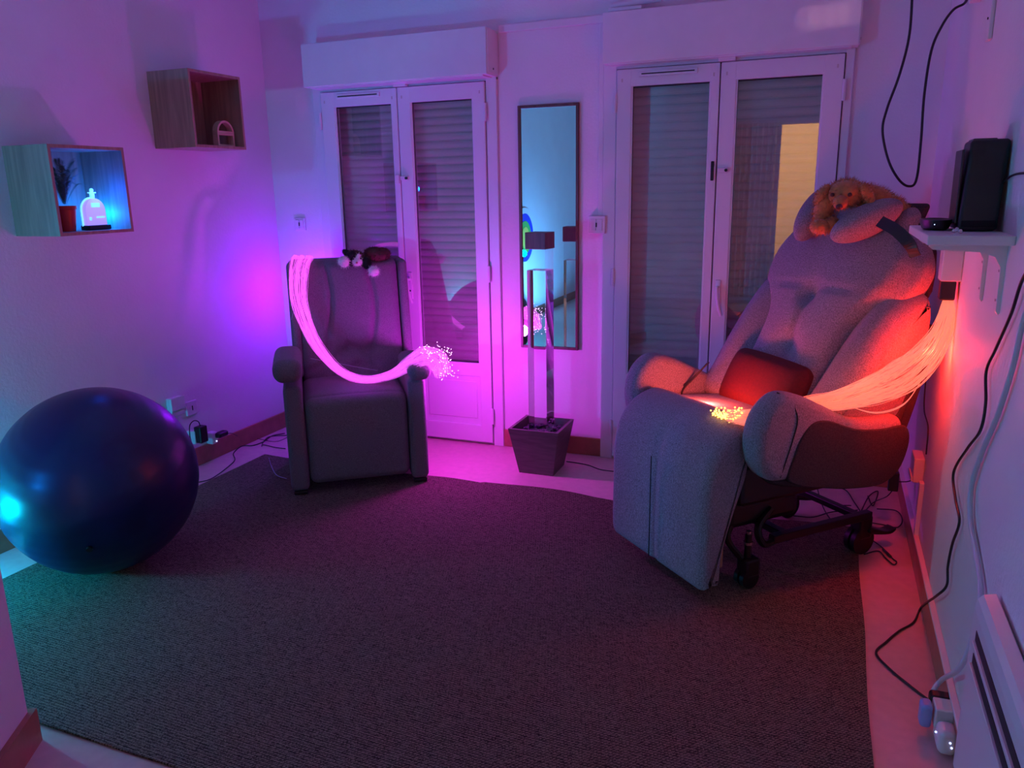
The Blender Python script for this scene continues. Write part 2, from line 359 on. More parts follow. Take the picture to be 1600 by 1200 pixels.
# ------------------------------------------------------------------ french doors with roller shutters
def french_door(n, D, label):
    t = empty('door_%d' % n, ((D['x0'] + D['x1']) / 2, 0, 0), kind='structure', label=label)
    ox = t.location.x
    def X(v): return v - ox
    bm = bmesh.new(); x0, x1 = X(D['x0']), X(D['x1'])
    l0, l1, top = X(D['l0']), X(D['l1']), D['top']
    box(bm, x0, l0 - .004, -.024, .06, 0, 2.29, bev=.004); box(bm, l1 + .004, x1, -.024, .06, 0, 2.29, bev=.004); box(bm, x0, x1, -.020, .06, top + .004, 2.29, bev=.004)
    box(bm, l0 - .004, l1 + .004, -.0, .07, 0, .012)
    obj('frame', bm, M['upvc'], t)
    bm = bmesh.new()
    for (p, q, r_, s_) in ((l0 - .005, l0 + .004, .012, top + .005), (l1 - .004, l1 + .005, .012, top + .005), (l0, l1, top - .004, top + .005), (X(D['s']) - .006, X(D['s']) + .006, .02, top)): box(bm, p, q, .004, .014, r_, s_)
    obj('rubber_seal', bm, M['gap'], t)
    for k in range(2):
        a, b = ((l0, X(D['s']) - .003), (X(D['s']) + .003, l1))[k]
        g0, g1 = X(D['g'][2 * k]), X(D['g'][2 * k + 1]); gt, gb = D['gt'], D['gb']
        y0, y1 = -.038, .012
        bm = bmesh.new()
        box(bm, a, g0, y0, y1, .02, top, bev=.005); box(bm, g1, b, y0, y1, .02, top, bev=.005)
        box(bm, g0 - .005, g1 + .005, y0 + .0005, y1, gt, top - .0005, bev=.003); box(bm, g0 - .005, g1 + .005, y0 + .0005, y1, gb - .085, gb, bev=.003)
        box(bm, g0 - .005, g1 + .005, y0 + .0005, y1, .0205, .13, bev=.003)
        box(bm, g0 - .001, g1 + .001, y0 + .02, y1 - .01, .13, gb - .085)
        box(bm, g0 + .03, g1 - .03, y0 + .014, y1 - .01, .17, gb - .125, bev=.004)
        for q in (g0 - .006, g1 - .006): box(bm, q, q + .012, y0 + .006, y0 + .02, gb, gt)       # glazing bead
        leaf = obj('leaf', bm, M['upvc'], t)
        # dark seal round the glass
        bm = bmesh.new()
        for (p, q, r_, s_) in ((g0, g0 + .006, gb, gt), (g1 - .006, g1, gb, gt), (g0, g1, gb, gb + .006), (g0, g1, gt - .006, gt)): box(bm, p, q, -.022, -.012, r_, s_)
        obj('seal', bm, M['gap'], leaf)
        obj('glass_pane', B(g0, g1, -.012, -.006, gb, gt), M['glass'], leaf)
        bm = bmesh.new()
        hx = a - .006 if k == 0 else b + .006
        for z in (top - .17, 1.1, .2): cyl(bm, (hx, -.044, z - .05), (hx, -.044, z + .05), .009, n=12)
        obj('hinge', bm, M['upvc'], leaf)
        if k == 0:
            bm = B((a + b) / 2 - .15, (a + b) / 2 + .16, y0 - .012, y0 + .001, top - .045, top - .018, bev=.003)
            v = obj('trickle_vent', bm, M['upvc'], leaf)
            obj('vent_slot', B((a + b) / 2 - .135, (a + b) / 2 + .145, y0 - .0135, y0 - .011, top - .034, top - .028), M['gap'], v)
        else:
            bm = B(a + .018, a + .048, y0 - .012, y0 + .001, .93, 1.10, bev=.006)
            cyl(bm, (a + .033, y0 - .01, 1.06), (a + .033, y0 - .05, 1.06), .009, n=12)
            tube(bm, [(a + .033, y0 - .048, 1.065), (a + .036, y0 - .052, 1.02), (a + .045, y0 - .054, .965), (a + .062, y0 - .05, .91)], .0095, n=10)
            sharp(obj('handle', bm, M['upvc'], leaf))
            obj('keyhole', cyl(bmesh.new(), (a + .033, y0 - .0125, .985), (a + .033, y0 - .014, .985), .006, n=12), M['gap'], leaf)
            bm = B(a + .004, a + .055, y0 - .018, y0 + .001, 1.665, 1.69, bev=.004); lk = obj('slide_bolt', bm, M['plas'], leaf)
            obj('bolt_knob', cyl(bmesh.new(), (a + .05, y0 - .02, 1.677), (a + .05, y0 - .032, 1.677), .008, n=12), M['black'], lk)
            obj('bolt_keeper', B(a - .036, a - .008, y0 - .014, y0 + .001, 1.645, 1.70, bev=.004), M['plas'], leaf)
            if n == 2: obj('keeper_slot', B(a - .03, a - .014, y0 - .016, y0 - .013, 1.625, 1.725, bev=.004), M['black'], leaf)
        bm = bmesh.new()
        for q in (a + .03, b - .03): box(bm, q - .004, q + .004, y0 - .0015, y0 + .001, top - .065, top - .048)
        obj('drain_cap', bm, M['slat'], leaf)
    bm = B(X(D['s']) - .012, X(D['s']) + .075, -.06, -.02, top + .002, top + .03, bev=.004)
    obj('door_magnet', bm, M['plas'], t)
    # roller shutter: curved slats
    bm = bmesh.new(); z = 0.02; pitch = .047; ya = .085
    while z < 2.28:
        prof = [(0, 0), (.006, .003), (.010, .012), (.011, .022), (.009, .032), (.004, .040), (0, .0425), (0, pitch)]
        vv = [[bm.verts.new((x, ya - p, z + q)) for (p, q) in prof] for x in (x0 + .03, x1 - .03)]
        for i in range(len(prof) - 1): bm.faces.new((vv[0][i], vv[1][i], vv[1][i + 1], vv[0][i + 1]))
        z += pitch
    box(bm, x0 + .03, x1 - .03, ya + .002, ya + .012, .02, 2.29)
    sh = obj('roller_shutter', bm, M['slat'], t)
    return t
french_door(1, D1, 'white double glazed door with closed roller shutter behind grey armchair')
french_door(2, D2, 'white double glazed door with closed roller shutter behind large armchair')

def shutter_box(x0, x1, z0, z1, p, label):
    t = empty('shutter_box', ((x0 + x1) / 2, 0, z0), label=label, cat='roller shutter box')
    h = (x1 - x0) / 2
    obj('casing', B(-h, h, -p, 0, 0, z1 - z0, bev=.004), M['trimw'], t)
    obj('bottom_lip', B(-h + .03, h - .03, -p + .012, -.02, -.006, .0), M['upvc'], t)
    obj('end_cap', B(h - .001, h + .006, -p + .01, -.004, .01, z1 - z0 - .01, bev=.002), M['trimw'], t)
    obj('screw', cyl(bmesh.new(), (h + .004, -p * .5, .035), (h + .008, -p * .5, .035), .006, n=10), M['black'], t)
    return t
shutter_box(-3.063, -1.84, 2.2265, 2.473, .163, 'white roller shutter box above the left glazed door')
sb = shutter_box(-1.194, 0.064, 2.239, 2.494, .103, 'wide white roller shutter box above the right glazed door')
bm = B(-1.17, -.99, -.09, -.01, 2.497, 2.515, bev=.004); cyl(bm, (-1.16, -.05, 2.53), (-.9, -.05, 2.545), .018, n=14)
tag(sharp(obj('curtain_track', bm, M['plas'])), 'white tube bracket lying on top of the right shutter box', 'bracket')

# ------------------------------------------------------------------ rug
def rug():
    bm = bmesh.new(); x0, x1, y0, y1 = -3.20, .222, -3.03, -.68; nx, ny = 120, 80; top = {}
    for i in range(nx + 1):
        for j in range(ny + 1):
            fx, fy = i / nx, j / ny; x = x0 + (x1 - x0) * fx; y = y0 + (y1 - y0) * fy
            e = min(fx, 1 - fx, fy, 1 - fy)
            if j == ny or j > ny - 4: y += .012 * math.sin(x * 9) * ((j - ny + 4) / 4)
            x += .003 * math.sin(y * 7) * fx
            z = .010 + .0035 * noise.noise(Vector((x * 3, y * 3, 0)))
            if fy > .9: z += .016 * max(0, math.sin(x * 4.1 + 1.2)) * (fy - .9) * 10 * (1 if x > -1.7 else .2)
            top[i, j] = bm.verts.new((x, y, z))
    for i in range(nx):
        for j in range(ny): bm.faces.new((top[i, j], top[i + 1, j], top[i + 1, j + 1], top[i, j + 1]))
    r = bmesh.ops.extrude_face_region(bm, geom=list(bm.faces))
    for v in [g for g in r['geom'] if isinstance(g, bmesh.types.BMVert)]: v.co.z = max(0.001, v.co.z - .008)
    return tag(obj('rug', bm, M['rug'], smooth=False), 'large flat-woven dark brown rug covering most of the floor', 'rug')
rug()

# ------------------------------------------------------------------ gym ball
def gym_ball():
    r = .40; c = Vector((-2.86, -2.14, r + .012)); bm = bmesh.new()
    ax = Vector((.25, -.35, .9)).normalized(); q = ax.to_track_quat('Z', 'Y').to_matrix()
    prof = []; n = 120
    for i in range(n + 1):
        th = PI * i / n; rr = r * (1 + (.0009 * math.sin(th * 38) if .5 < th < PI - .5 else 0)); prof.append((max(1e-4, rr * math.sin(th)), rr * math.cos(th)))
    lathe(bm, prof, 0, 0, n=96)
    for v in bm.verts: v.co = q @ v.co
    for v in bm.verts: v.co.z = max(v.co.z, -r + .004)
    o = obj('exercise_ball', bm, M['ball'], smooth=True, loc=c)
    tag(o, 'big shiny dark blue exercise ball on the rug by left wall', 'ball')
    pl = obj('valve_plug', cyl(bmesh.new(), (.24, -.285, -.155), (.247, -.293, -.159), .012, n=16), M['black'], o)
gym_ball()

# ------------------------------------------------------------------ left riser armchair
def left_chair():
    t = empty('riser_armchair', (-2.289, -.988, .010), math.radians(36.52), 'square charcoal fabric riser armchair with tufted high back, by left corner', 'armchair')
    f = M['fab1']
    for s in (-1, 1):
        def fn(x, y, z, co, s=s): return (co.x, co.y, co.z)
        sp = rbox(s * .326, .36, .315, .098, .72, .58, .03, n=6)
        obj('side_panel', sp, f, t, True)
        def fa(x, y, z, co, s=s):
            return (co.x * (1 - .06 * max(0, -z)), co.y, co.z - .012 * max(0, y))
        obj('arm_pad', rbox(s * .342, .21, .695 if s < 0 else .640, .150 if s < 0 else .125, .52, .125 if s < 0 else .088, .052, n=8, k=5, fn=fa), f, t, True)
    def fl(x, y, z, co): return (co.x, co.y - (.012 * (1 - x * x) * (1 - z * z) if y < 0 else 0), co.z + (.008 * (1 - x * x) if z > 0 else 0))
    obj('leg_rest', rbox(.0, .065, .285, .545, .115, .47, .045, n=14, fn=fl), f, t, True)
    obj('seat_cushion', rbox(0, .34, .455, .55, .58, .15, .05, n=10, fn=lambda x, y, z, co: (co.x, co.y, co.z + (.02 * (1 - x * x) * (1 - y * y) if z > 0 else 0))), f, t, True)
    # back: tilted cushion with waterfall seams and buttons
    def fb(x, y, z, co):
        zz = co.z; yy = co.y
        if y < 0:
            k = -y
            bul = .035 * (1 - x * x) + .03 * math.exp(-((z + .75) ** 2) / .08)
            yy -= k * bul
            for (sx, sz) in ((-.12, -.42), (.30, -.42), (.08, -.68)):
                yy += k * .040 * gauss((x - sx) ** 2 * .12 + (z - sz) ** 2 * .36, .045)
            for cx_ in (-.42, .42):
                w_ = cx_ + .07 * math.sin(z * 3.5 + (0 if cx_ < 0 else .6))
                yy += k * .022 * math.exp(-((x - w_) ** 2) / .0022) * (1 if z > -.5 else .5)
            yy += k * .022 * math.exp(-((z + .42 + .5 * (x - .1)) ** 2) / .0016) * (1 if -.12 < x < .5 else .25)
            yy += k * .016 * math.exp(-((z + .42 - .35 * (x + .12)) ** 2) / .0016) * (1 if x < -.08 else .2)
        return (co.x, yy + (zz + .35) * .20, zz)
    obj('backrest', rbox(.03, .60, .835, .60, .16, .74, .055, n=44, k=4, fn=fb), f, t, True)
    def ff(x, y, z, co): return (co.x, co.y + (co.z + .35) * .20, co.z)
    obj('back_frame', rbox(.035, .70, .80, .70, .12, .80, .045, n=10, fn=ff), f, t, True)
    for s in (-1, 1):
        obj('back_wing', rbox(.035 + s * .325, .60, .86, .055, .16, .66, .025, n=8, fn=ff), f, t, True)
    bm = bmesh.new()
    for s in (-.12, .30): pass
    for s in (-1, 1):
        for v in (.045, .66):
            obj('foot', rbox(s * .326, v, .012, .075, .06, .024, .008, n=3), M['black'], t, True)
    return t
left_chair()
LO = Vector((-2.289, -.988, 0)); LA = math.radians(36.52); Lr = Vector((math.cos(LA), math.sin(LA), 0)); Lb = Vector((-Lr.y, Lr.x, 0))
def lpx(px, py, v):
    P = LO + Lb * v; d = ray(px, py); return CP + d * ((P - CP).dot(Lb) / d.dot(Lb))

# ------------------------------------------------------------------ right armchair
RO = Vector((-.592, -1.434, 0)); Rr = Vector((.726108, -.68758, 0)); Rb = Vector((.68758, .726108, 0)); RA = math.atan2(Rr.y, Rr.x)
def rpx(px, py, v):
    P = RO + Rb * v; d = ray(px, py); return CP + d * ((P - CP).dot(Rb) / d.dot(Rb))
def rloc(p): d = p - RO; return Vector((d.dot(Rr), d.dot(Rb), d.z))
def lloc(p): d = p - LO; return Vector((d.dot(Lr), d.dot(Lb), d.z))
def right_chair():
    t = empty('reclining_armchair', (RO.x, RO.y, 0), RA, 'large grey melange high-back care armchair on a wheeled base, by right wall', 'armchair')
    f = M['fab2']
    def fl(s, co):
        y = co.y; z = co.z
        if y < .09: y += .010 * math.exp(-(s - .02) ** 2 / .0012)
        if z > .6: z += .010 * (1 - s * s)
        return (co.x * (1 + .0 * z), y, z)
    obj('leg_rest', pad([(.0, .10), (-.004, .30), (.0, .50), (.03, .62), (.10, .70), (.20, .735), (.235, .70), (.21, .60), (.19, .50), (.14, .36), (.10, .22), (.09, .10), (.05, .088)], -.335, .335, .045, n=24, fn=fl), f, t, True)
    obj('leg_board', B(-.28, .28, .12, .135, .14, .45, bev=.005), M['tan'], t)
    def fs(x, y, z, co): return (co.x, co.y, co.z + (.018 * (1 - x * x) if z > 0 else 0) - .05 * (y + 1) / 2)
    obj('seat_cushion', rbox(0, .40, .635, .60, .50, .15, .05, n=10, fn=fs), f, t, True)
    for s in (-1, 1):
        a0, a1 = (.335, .445) if s > 0 else (-.455, -.335)
        def fa(q, co, s=s): return (co.x + s * .015 * (co.z - .6), co.y, co.z)
        obj('armrest', pad([(.215, .535), (.145, .60), (.125, .71), (.16, .81), (.24, .865), (.34, .845), (.46, .79), (.60, .725), (.74, .705), (.86, .695), (.885, .60), (.85, .49), (.76, .448), (.60, .458), (.44, .49), (.32, .52)], a0, a1, .045, n=6, fn=fa), f, t, True)
        p0, p1 = (a1 - .022, a1 + .007) if s > 0 else (a0 - .007, a0 + .022)
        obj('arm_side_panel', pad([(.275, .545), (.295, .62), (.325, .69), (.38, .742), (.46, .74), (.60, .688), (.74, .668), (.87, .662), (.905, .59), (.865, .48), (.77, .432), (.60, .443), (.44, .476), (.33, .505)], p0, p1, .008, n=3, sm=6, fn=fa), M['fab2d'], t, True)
        w0, w1 = (.215, .405) if s > 0 else (-.42, -.225)
        def fw(q, co, s=s):
            k = max(0, min(1, (co.z - .62) / .5)); inner = (1 - s * q) / 2
            y = co.y - .05 * math.exp(-(q * q) / .35) * k
            return (co.x - s * .02 * (1 - k) + s * .03 * k * (s * q), y + .04 * inner * k, co.z)
        obj('back_wing', pad([(.50, .69), (.58, .80), (.68, .93), (.79, 1.06), (.90, 1.165), (.98, 1.19), (1.03, 1.10), (1.03, .93), (.97, .74), (.90, .60), (.74, .60), (.58, .62)], w0, w1, .085, n=8, fn=fw), f, t, True)
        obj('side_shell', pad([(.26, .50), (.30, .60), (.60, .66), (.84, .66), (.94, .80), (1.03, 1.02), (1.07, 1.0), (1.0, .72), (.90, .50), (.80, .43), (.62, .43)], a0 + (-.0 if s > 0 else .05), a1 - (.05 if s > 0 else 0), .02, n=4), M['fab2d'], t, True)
    # back cushion: 0..1 along its height
    tilt = math.radians(29)
    def fb(x, y, z, co):
        h = (z + 1) / 2
        wd = .245 + .165 * (1 / (1 + math.exp(-(h - .60) / .045))) - .13 * (max(0, h - .80) / .20) ** 1.6
        xx = x * wd
        yy = co.y
        if y < 0:
            k = -y
            yy -= k * .055 * (1 - x * x) * (1 - .3 * h)
            yy += k * .020 * math.exp(-(x + .02) ** 2 / .004) * math.exp(-((h - .50) ** 2) / .03)
            yy += k * .012 * math.exp(-((h - .635) ** 2) / .00016) * (1 if abs(x) < .55 else .4)
            yy += k * .042 * gauss((x * wd + .01) ** 2 + ((h - .60) * .9) ** 2, .032)
            yy += k * .05 * gauss((x * wd + .0) ** 2 + ((h - .33) * .9) ** 2, .045)
            yy += k * .03 * math.exp(-((abs(x) - .93) ** 2) / .01)
        zz = co.z
        c_, s_ = math.cos(tilt), math.sin(tilt)
        return (xx, yy * c_ + zz * s_, zz * c_ - yy * s_)
    obj('backrest', rbox(0, .835, 1.01, .6, .17, .92, .07, n=44, k=4, fn=fb), f, t, True)
    def fk(x, y, z, co):
        h = (z + 1) / 2; wd = .30 + .10 * h - .10 * max(0, h - .8) / .2
        c_, s_ = math.cos(tilt), math.sin(tilt)
        return (x * wd, co.y * c_ + co.z * s_, co.z * c_ - co.y * s_)
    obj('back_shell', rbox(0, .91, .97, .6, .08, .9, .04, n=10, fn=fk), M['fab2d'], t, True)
    # head cushion with two lobes
    def lobe(a, b, r1, r2):
        a = Vector(a); b = Vector(b); bm = bmesh.new(); d = b - a; q = d.to_track_quat('Z', 'Y').to_matrix()
        return ell(bm, (a + b) / 2, (r1, r2, d.length / 2), q, u=32, v=24)
    l1 = obj('head_pillow', lobe(rloc(rpx(1246, 374, .80)), rloc(rpx(1296, 296, 1.0)), .055, .068), f, t, True)
    l2 = obj('head_pillow', lobe(rloc(rpx(1298, 372, .76)), rloc(rpx(1410, 318, .98)), .058, .066), f, t, True)
    def fh(x, y, z, co): return (co.x, co.y + .5 * co.z, co.z)
    obj('headrest', rbox(.03, 1.0, 1.40, .52, .10, .20, .045, n=8, fn=fh), M['fab2'], t, True)
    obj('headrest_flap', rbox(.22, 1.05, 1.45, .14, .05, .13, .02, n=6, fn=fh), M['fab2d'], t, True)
    # strap over the shoulder of the back
    def ribbon(pts, wdt, th=.004):
        bm = bmesh.new(); P = spline(pts, 6); prev = None
        for i, p in enumerate(P):
            tg = (P[min(i + 1, len(P) - 1)] - P[max(0, i - 1)]).normalized(); nn = Vector((-.1, -.86, .5)).normalized(); s_ = tg.cross(nn).normalized() * wdt / 2; nn = nn * th
            r = [bm.verts.new(p + s_ + nn), bm.verts.new(p - s_ + nn), bm.verts.new(p - s_ - nn), bm.verts.new(p + s_ - nn)]
            if prev:
                for k in range(4): bm.faces.new((prev[k], prev[(k + 1) % 4], r[(k + 1) % 4], r[k]))
            prev = r
        return bm
    obj('strap', ribbon([rloc(rpx(1375, 346, .84)), rloc(rpx(1400, 360, .835)), rloc(rpx(1420, 380, .84)), rloc(rpx(1430, 400, .86))], .045), M['black'], t)
    def side(px, py, u):
        P = RO + Rr * u; d = ray(px, py); return rloc(CP + d * ((P - CP).dot(Rr) / d.dot(Rr)))
    obj('piping', tube(bmesh.new(), [Vector((.405, .235, .868)), Vector((.440, .27, .838)), Vector((.449, .30, .77)), Vector((.448, .285, .69)), Vector((.446, .26, .61)), Vector((.440, .245, .55))], .0028, n=6), M['black'], t, True)
    obj('piping', tube(bmesh.new(), [Vector((-.006, -.016, z)) for z in (.10, .2, .32, .44, .54)], .0022, n=6), M['black'], t, True)
    # base
    bm = bmesh.new()
    box(bm, -.22, .22, .26, .74, .34, .52, bev=.02); box(bm, -.16, .20, .22, .60, .24, .36, bev=.03)
    obj('mechanism', bm, M['black'], t)
    bm = bmesh.new()
    for s in (-1, 1):
        box(bm, s * .235 - .018, s * .235 + .018, .42, .98, .165, .20, bev=.004)
        tube(bm, [(s * .20, .44, .30), (s * .22, .36, .24), (s * .235, .38, .17), (s * .235, .46, .175)], .016)
    box(bm, -.23, .23, .90, .935, .168, .197, bev=.004); box(bm, -.23, .23, .48, .52, .168, .197, bev=.004)
    tube(bm, [(.16, .30, .30), (.20, .22, .22), (.235, .26, .14), (.24, .28, .12)], .014)
    tube(bm, [(-.16, .30, .30), (-.20, .22, .22), (-.235, .26, .14), (-.24, .28, .12)], .014)
    obj('base_frame', bm, M['blackm'], t)
    for (u, v, big) in ((.216, .951, 1), (-.23, .951, 1), (.249, .285, 0), (-.249, .285, 0)):
        R_ = .062 if big else .042; z0 = .0 if big else .011
        cs = obj('caster', B(u - .032, u + .032, v - .03, v + .045, R_ * 1.1 + z0, R_ * 2 + .055, bev=.012), M['black'], t)
        bm = bmesh.new(); cyl(bm, (u - .028, v, R_ + z0), (u - .006, v, R_ + z0), R_, n=28); cyl(bm, (u + .006, v, R_ + z0), (u + .028, v, R_ + z0), R_, n=28)
        sharp(obj('wheel', bm, M['black'], cs))
        if big:
            obj('brake_pedal', pad([(v + .02, .10), (v + .13, .075), (v + .17, .085), (v + .17, .10), (v + .12, .095), (v + .03, .125)], u - .0, u + .05, .008, n=3), M['black'], cs, True)
        else:
            obj('stem', cyl(bmesh.new(), (u, v, .12), (u, v, .24), .014), M['black'], cs)
            obj('stem_ring', cyl(bmesh.new(), (u, v, .195), (u, v, .207), .018), M['chrome'], cs)
            obj('stem_cap', cyl(bmesh.new(), (u, v, .24), (u, v, .252), .01), M['chrome'], cs)
    # remote control cable over the left arm
    bm = bmesh.new()
    tube(bm, [rloc(rpx(1105, 568, .47)), rloc(rpx(1085, 590, .42)), rloc(rpx(1068, 608, .38)), rloc(rpx(1066, 622, .37)), rloc(rpx(1078, 632, .36)), rloc(rpx(1100, 637, .38))], .004)
    tube(bm, [rloc(rpx(1108, 566, .47)), rloc(rpx(1080, 592, .41)), rloc(rpx(1055, 612, .36))], .003)
    obj('control_cable', bm, M['cable'], t, True)
    return t
right_chair()
# burgundy cushion
def cushion():
    def fc(x, y, z, co):
        k = (1 - x ** 4) * (1 - z ** 4); return (co.x * (1 - .04 * z * z), co.y * (.25 + .75 * k ** .7) + 0, co.z * (1 - .05 * x * x))
    o = obj('cushion', rbox(0, 0, 0, .44, .16, .27, .04, n=20, fn=fc), M['cush'], smooth=True)
    c = RO + Rr * (-.02) + Rb * .57 + Vector((0, 0, .76)); o.location = c
    o.rotation_euler = (math.radians(-26), math.radians(3), RA)
    tag(o, 'burgundy red square cushion leaning on the seat of the large grey armchair', 'cushion')
cushion()

# ------------------------------------------------------------------ plush toys
def fur(bm, n, ln, rad, seed, center_fn=None, mats=None):
    rnd = random.Random(seed); bm.faces.ensure_lookup_table(); fs = list(bm.faces); ar = [f.calc_area() for f in fs]; tot = sum(ar)
    cum = []; s = 0
    for a in ar: s += a; cum.append(s)
    import bisect
    for i in range(n):
        f = fs[min(len(fs) - 1, bisect.bisect(cum, rnd.random() * tot))]
        vs = [v.co for v in f.verts]; wts = [rnd.random() for _ in vs]; sw = sum(wts)
        p = sum((v * w_ for v, w_ in zip(vs, wts)), Vector()) / sw; nr = f.normal
        d = (nr + Vector((rnd.uniform(-.5, .5), rnd.uniform(-.5, .5), rnd.uniform(-.9, .1)))).normalized()
        L = ln * rnd.uniform(.5, 1.2); s1 = d.orthogonal().normalized() * rad; s1.rotate(Matrix.Rotation(rnd.random() * 6.28, 3, d))
        a = bm.verts.new(p - nr * .002 + s1); b = bm.verts.new(p - nr * .002 - s1); c = bm.verts.new(p + d * L)
        bm.faces.new((a, b, c)).material_index = f.material_index
def plush(name, parts, mats, parent, furn, ln, seed):
    """overlapping ellipsoids fused into a single furry body"""
    bm = bmesh.new()
    for (c, r, rot, mi) in parts: ell(bm, c, r, rot, mi, u=18, v=12)
    bm.normal_update(); fur(bm, furn, ln, .0011, seed)
    me = bpy.data.meshes.new(name); bm.to_mesh(me); bm.free()
    for q in mats: me.materials.append(q)
    for p in me.polygons: p.use_smooth = True
    o = bpy.data.objects.new(name, me); C.objects.link(o); o.parent = parent
    return o
def rotm(ax, deg): return Matrix.Rotation(math.radians(deg), 3, ax)
def golden_dog():
    # local frame of the armchair: x right, y back, z up
    t = empty('plush_dog', rpx(1321, 304, .84), math.radians(-4), 'golden brown furry plush dog lying on top of the large grey armchair', 'plush toy')
    h = Vector((0, 0, 0))
    P = [(h, (.070, .062, .056), None, 0), (h + Vector((0, .04, .014)), (.074, .06, .05), None, 0),
         (h + Vector((-.012, -.055, -.028)), (.030, .042, .027), rotm('X', 25), 0),
         (h + Vector((.09, .06, -.012)), (.10, .07, .05), rotm('Y', 14), 0), (h + Vector((.17, .08, -.045)), (.08, .06, .042), rotm('Y', 25), 0),
         (h + Vector((.235, .07, -.085)), (.042, .045, .030), None, 0),
         (h + Vector((-.078, .01, -.055)), (.040, .05, .070), rotm('Y', 12), 0), (h + Vector((-.085, -.03, -.128)), (.042, .04, .032), None, 0),
         (h + Vector((-.045, -.01, -.118)), (.034, .04, .032), None, 0)]
    plush('body', P, [M['furb']], t, 5200, .018, 3)
    for s, p, rr in ((-1, Vector((-.088, -.01, .0)), 30), (1, Vector((.084, -.03, .0)), -30)):
        plush('ear', [(h + p, (.022, .026, .048), rotm('Y', rr), 0)], [M['furb']], t, 700, .012, 5 + s)
    for q in (-.046, .020):
        obj('eye', ell(bmesh.new(), h + Vector((q, -.060 if q > 0 else -.052, .000)), (.0085, .007, .0085)), M['nose'], t, True)
    obj('nose', ell(bmesh.new(), h + Vector((-.014, -.097, -.046)), (.0135, .010, .0115)), M['nose'], t, True)
golden_dog()
def spotted_toy():
    t = empty('plush_cat', LO + Lr * .08 + Lb * .62 + Vector((0, 0, 1.22)), LA, 'small brown, black and white plush animal draped over back of charcoal armchair', 'plush toy')
    o0 = Vector((.08, .62, 1.22))
    h = lloc(lpx(557, 405, .60)) - o0
    bp_ = lloc(lpx(588, 397, .68)) - o0; pl = lloc(lpx(537, 409, .56)) - o0; pr_ = lloc(lpx(584, 424, .54)) - o0
    P = [(h + Vector((0, .02, .008)), (.058, .05, .042), rotm('Y', 15), 1), (bp_, (.075, .06, .042), rotm('Y', 8), 1), (bp_ + Vector((.045, .01, 0)), (.04, .045, .036), None, 1),
         (h + Vector((-.03, .0, .022)), (.034, .036, .030), None, 2),
         ((pr_ + h) / 2 + Vector((.01, .02, .01)), (.026, .03, .035), None, 2), ((pl + h) / 2 + Vector((0, .02, 0)), (.03, .03, .025), None, 2),
         (pl, (.031, .03, .033), rotm('Y', -30), 0), (pr_, (.031, .03, .029), None, 0),
         (h + Vector((.002, -.026, -.012)), (.030, .026, .026), None, 0), (h + Vector((.008, -.022, .012)), (.013, .02, .022), rotm('Y', 20), 0)]
    plush('body', P, [M['furw'], M['furdk'], M['furblk']], t, 4200, .016, 9)
    for p, mi in ((Vector((-.052, .005, .035)), 'furblk'), (Vector((.052, -.005, -.008)), 'furdk')):
        plush('ear', [(h + p, (.018, .014, .032), rotm('Y', -50 if p.x < 0 else 60), 0)], [M[mi]], t, 350, .010, 4)
    obj('nose', ell(bmesh.new(), h + Vector((-.003, -.053, -.016)), (.007, .005, .006)), M['pinknose'], t, True)
    for q in (-.02, .022): obj('eye', ell(bmesh.new(), h + Vector((q, -.038, .006)), (.005, .005, .006)), M['black'], t, True)
spotted_toy()

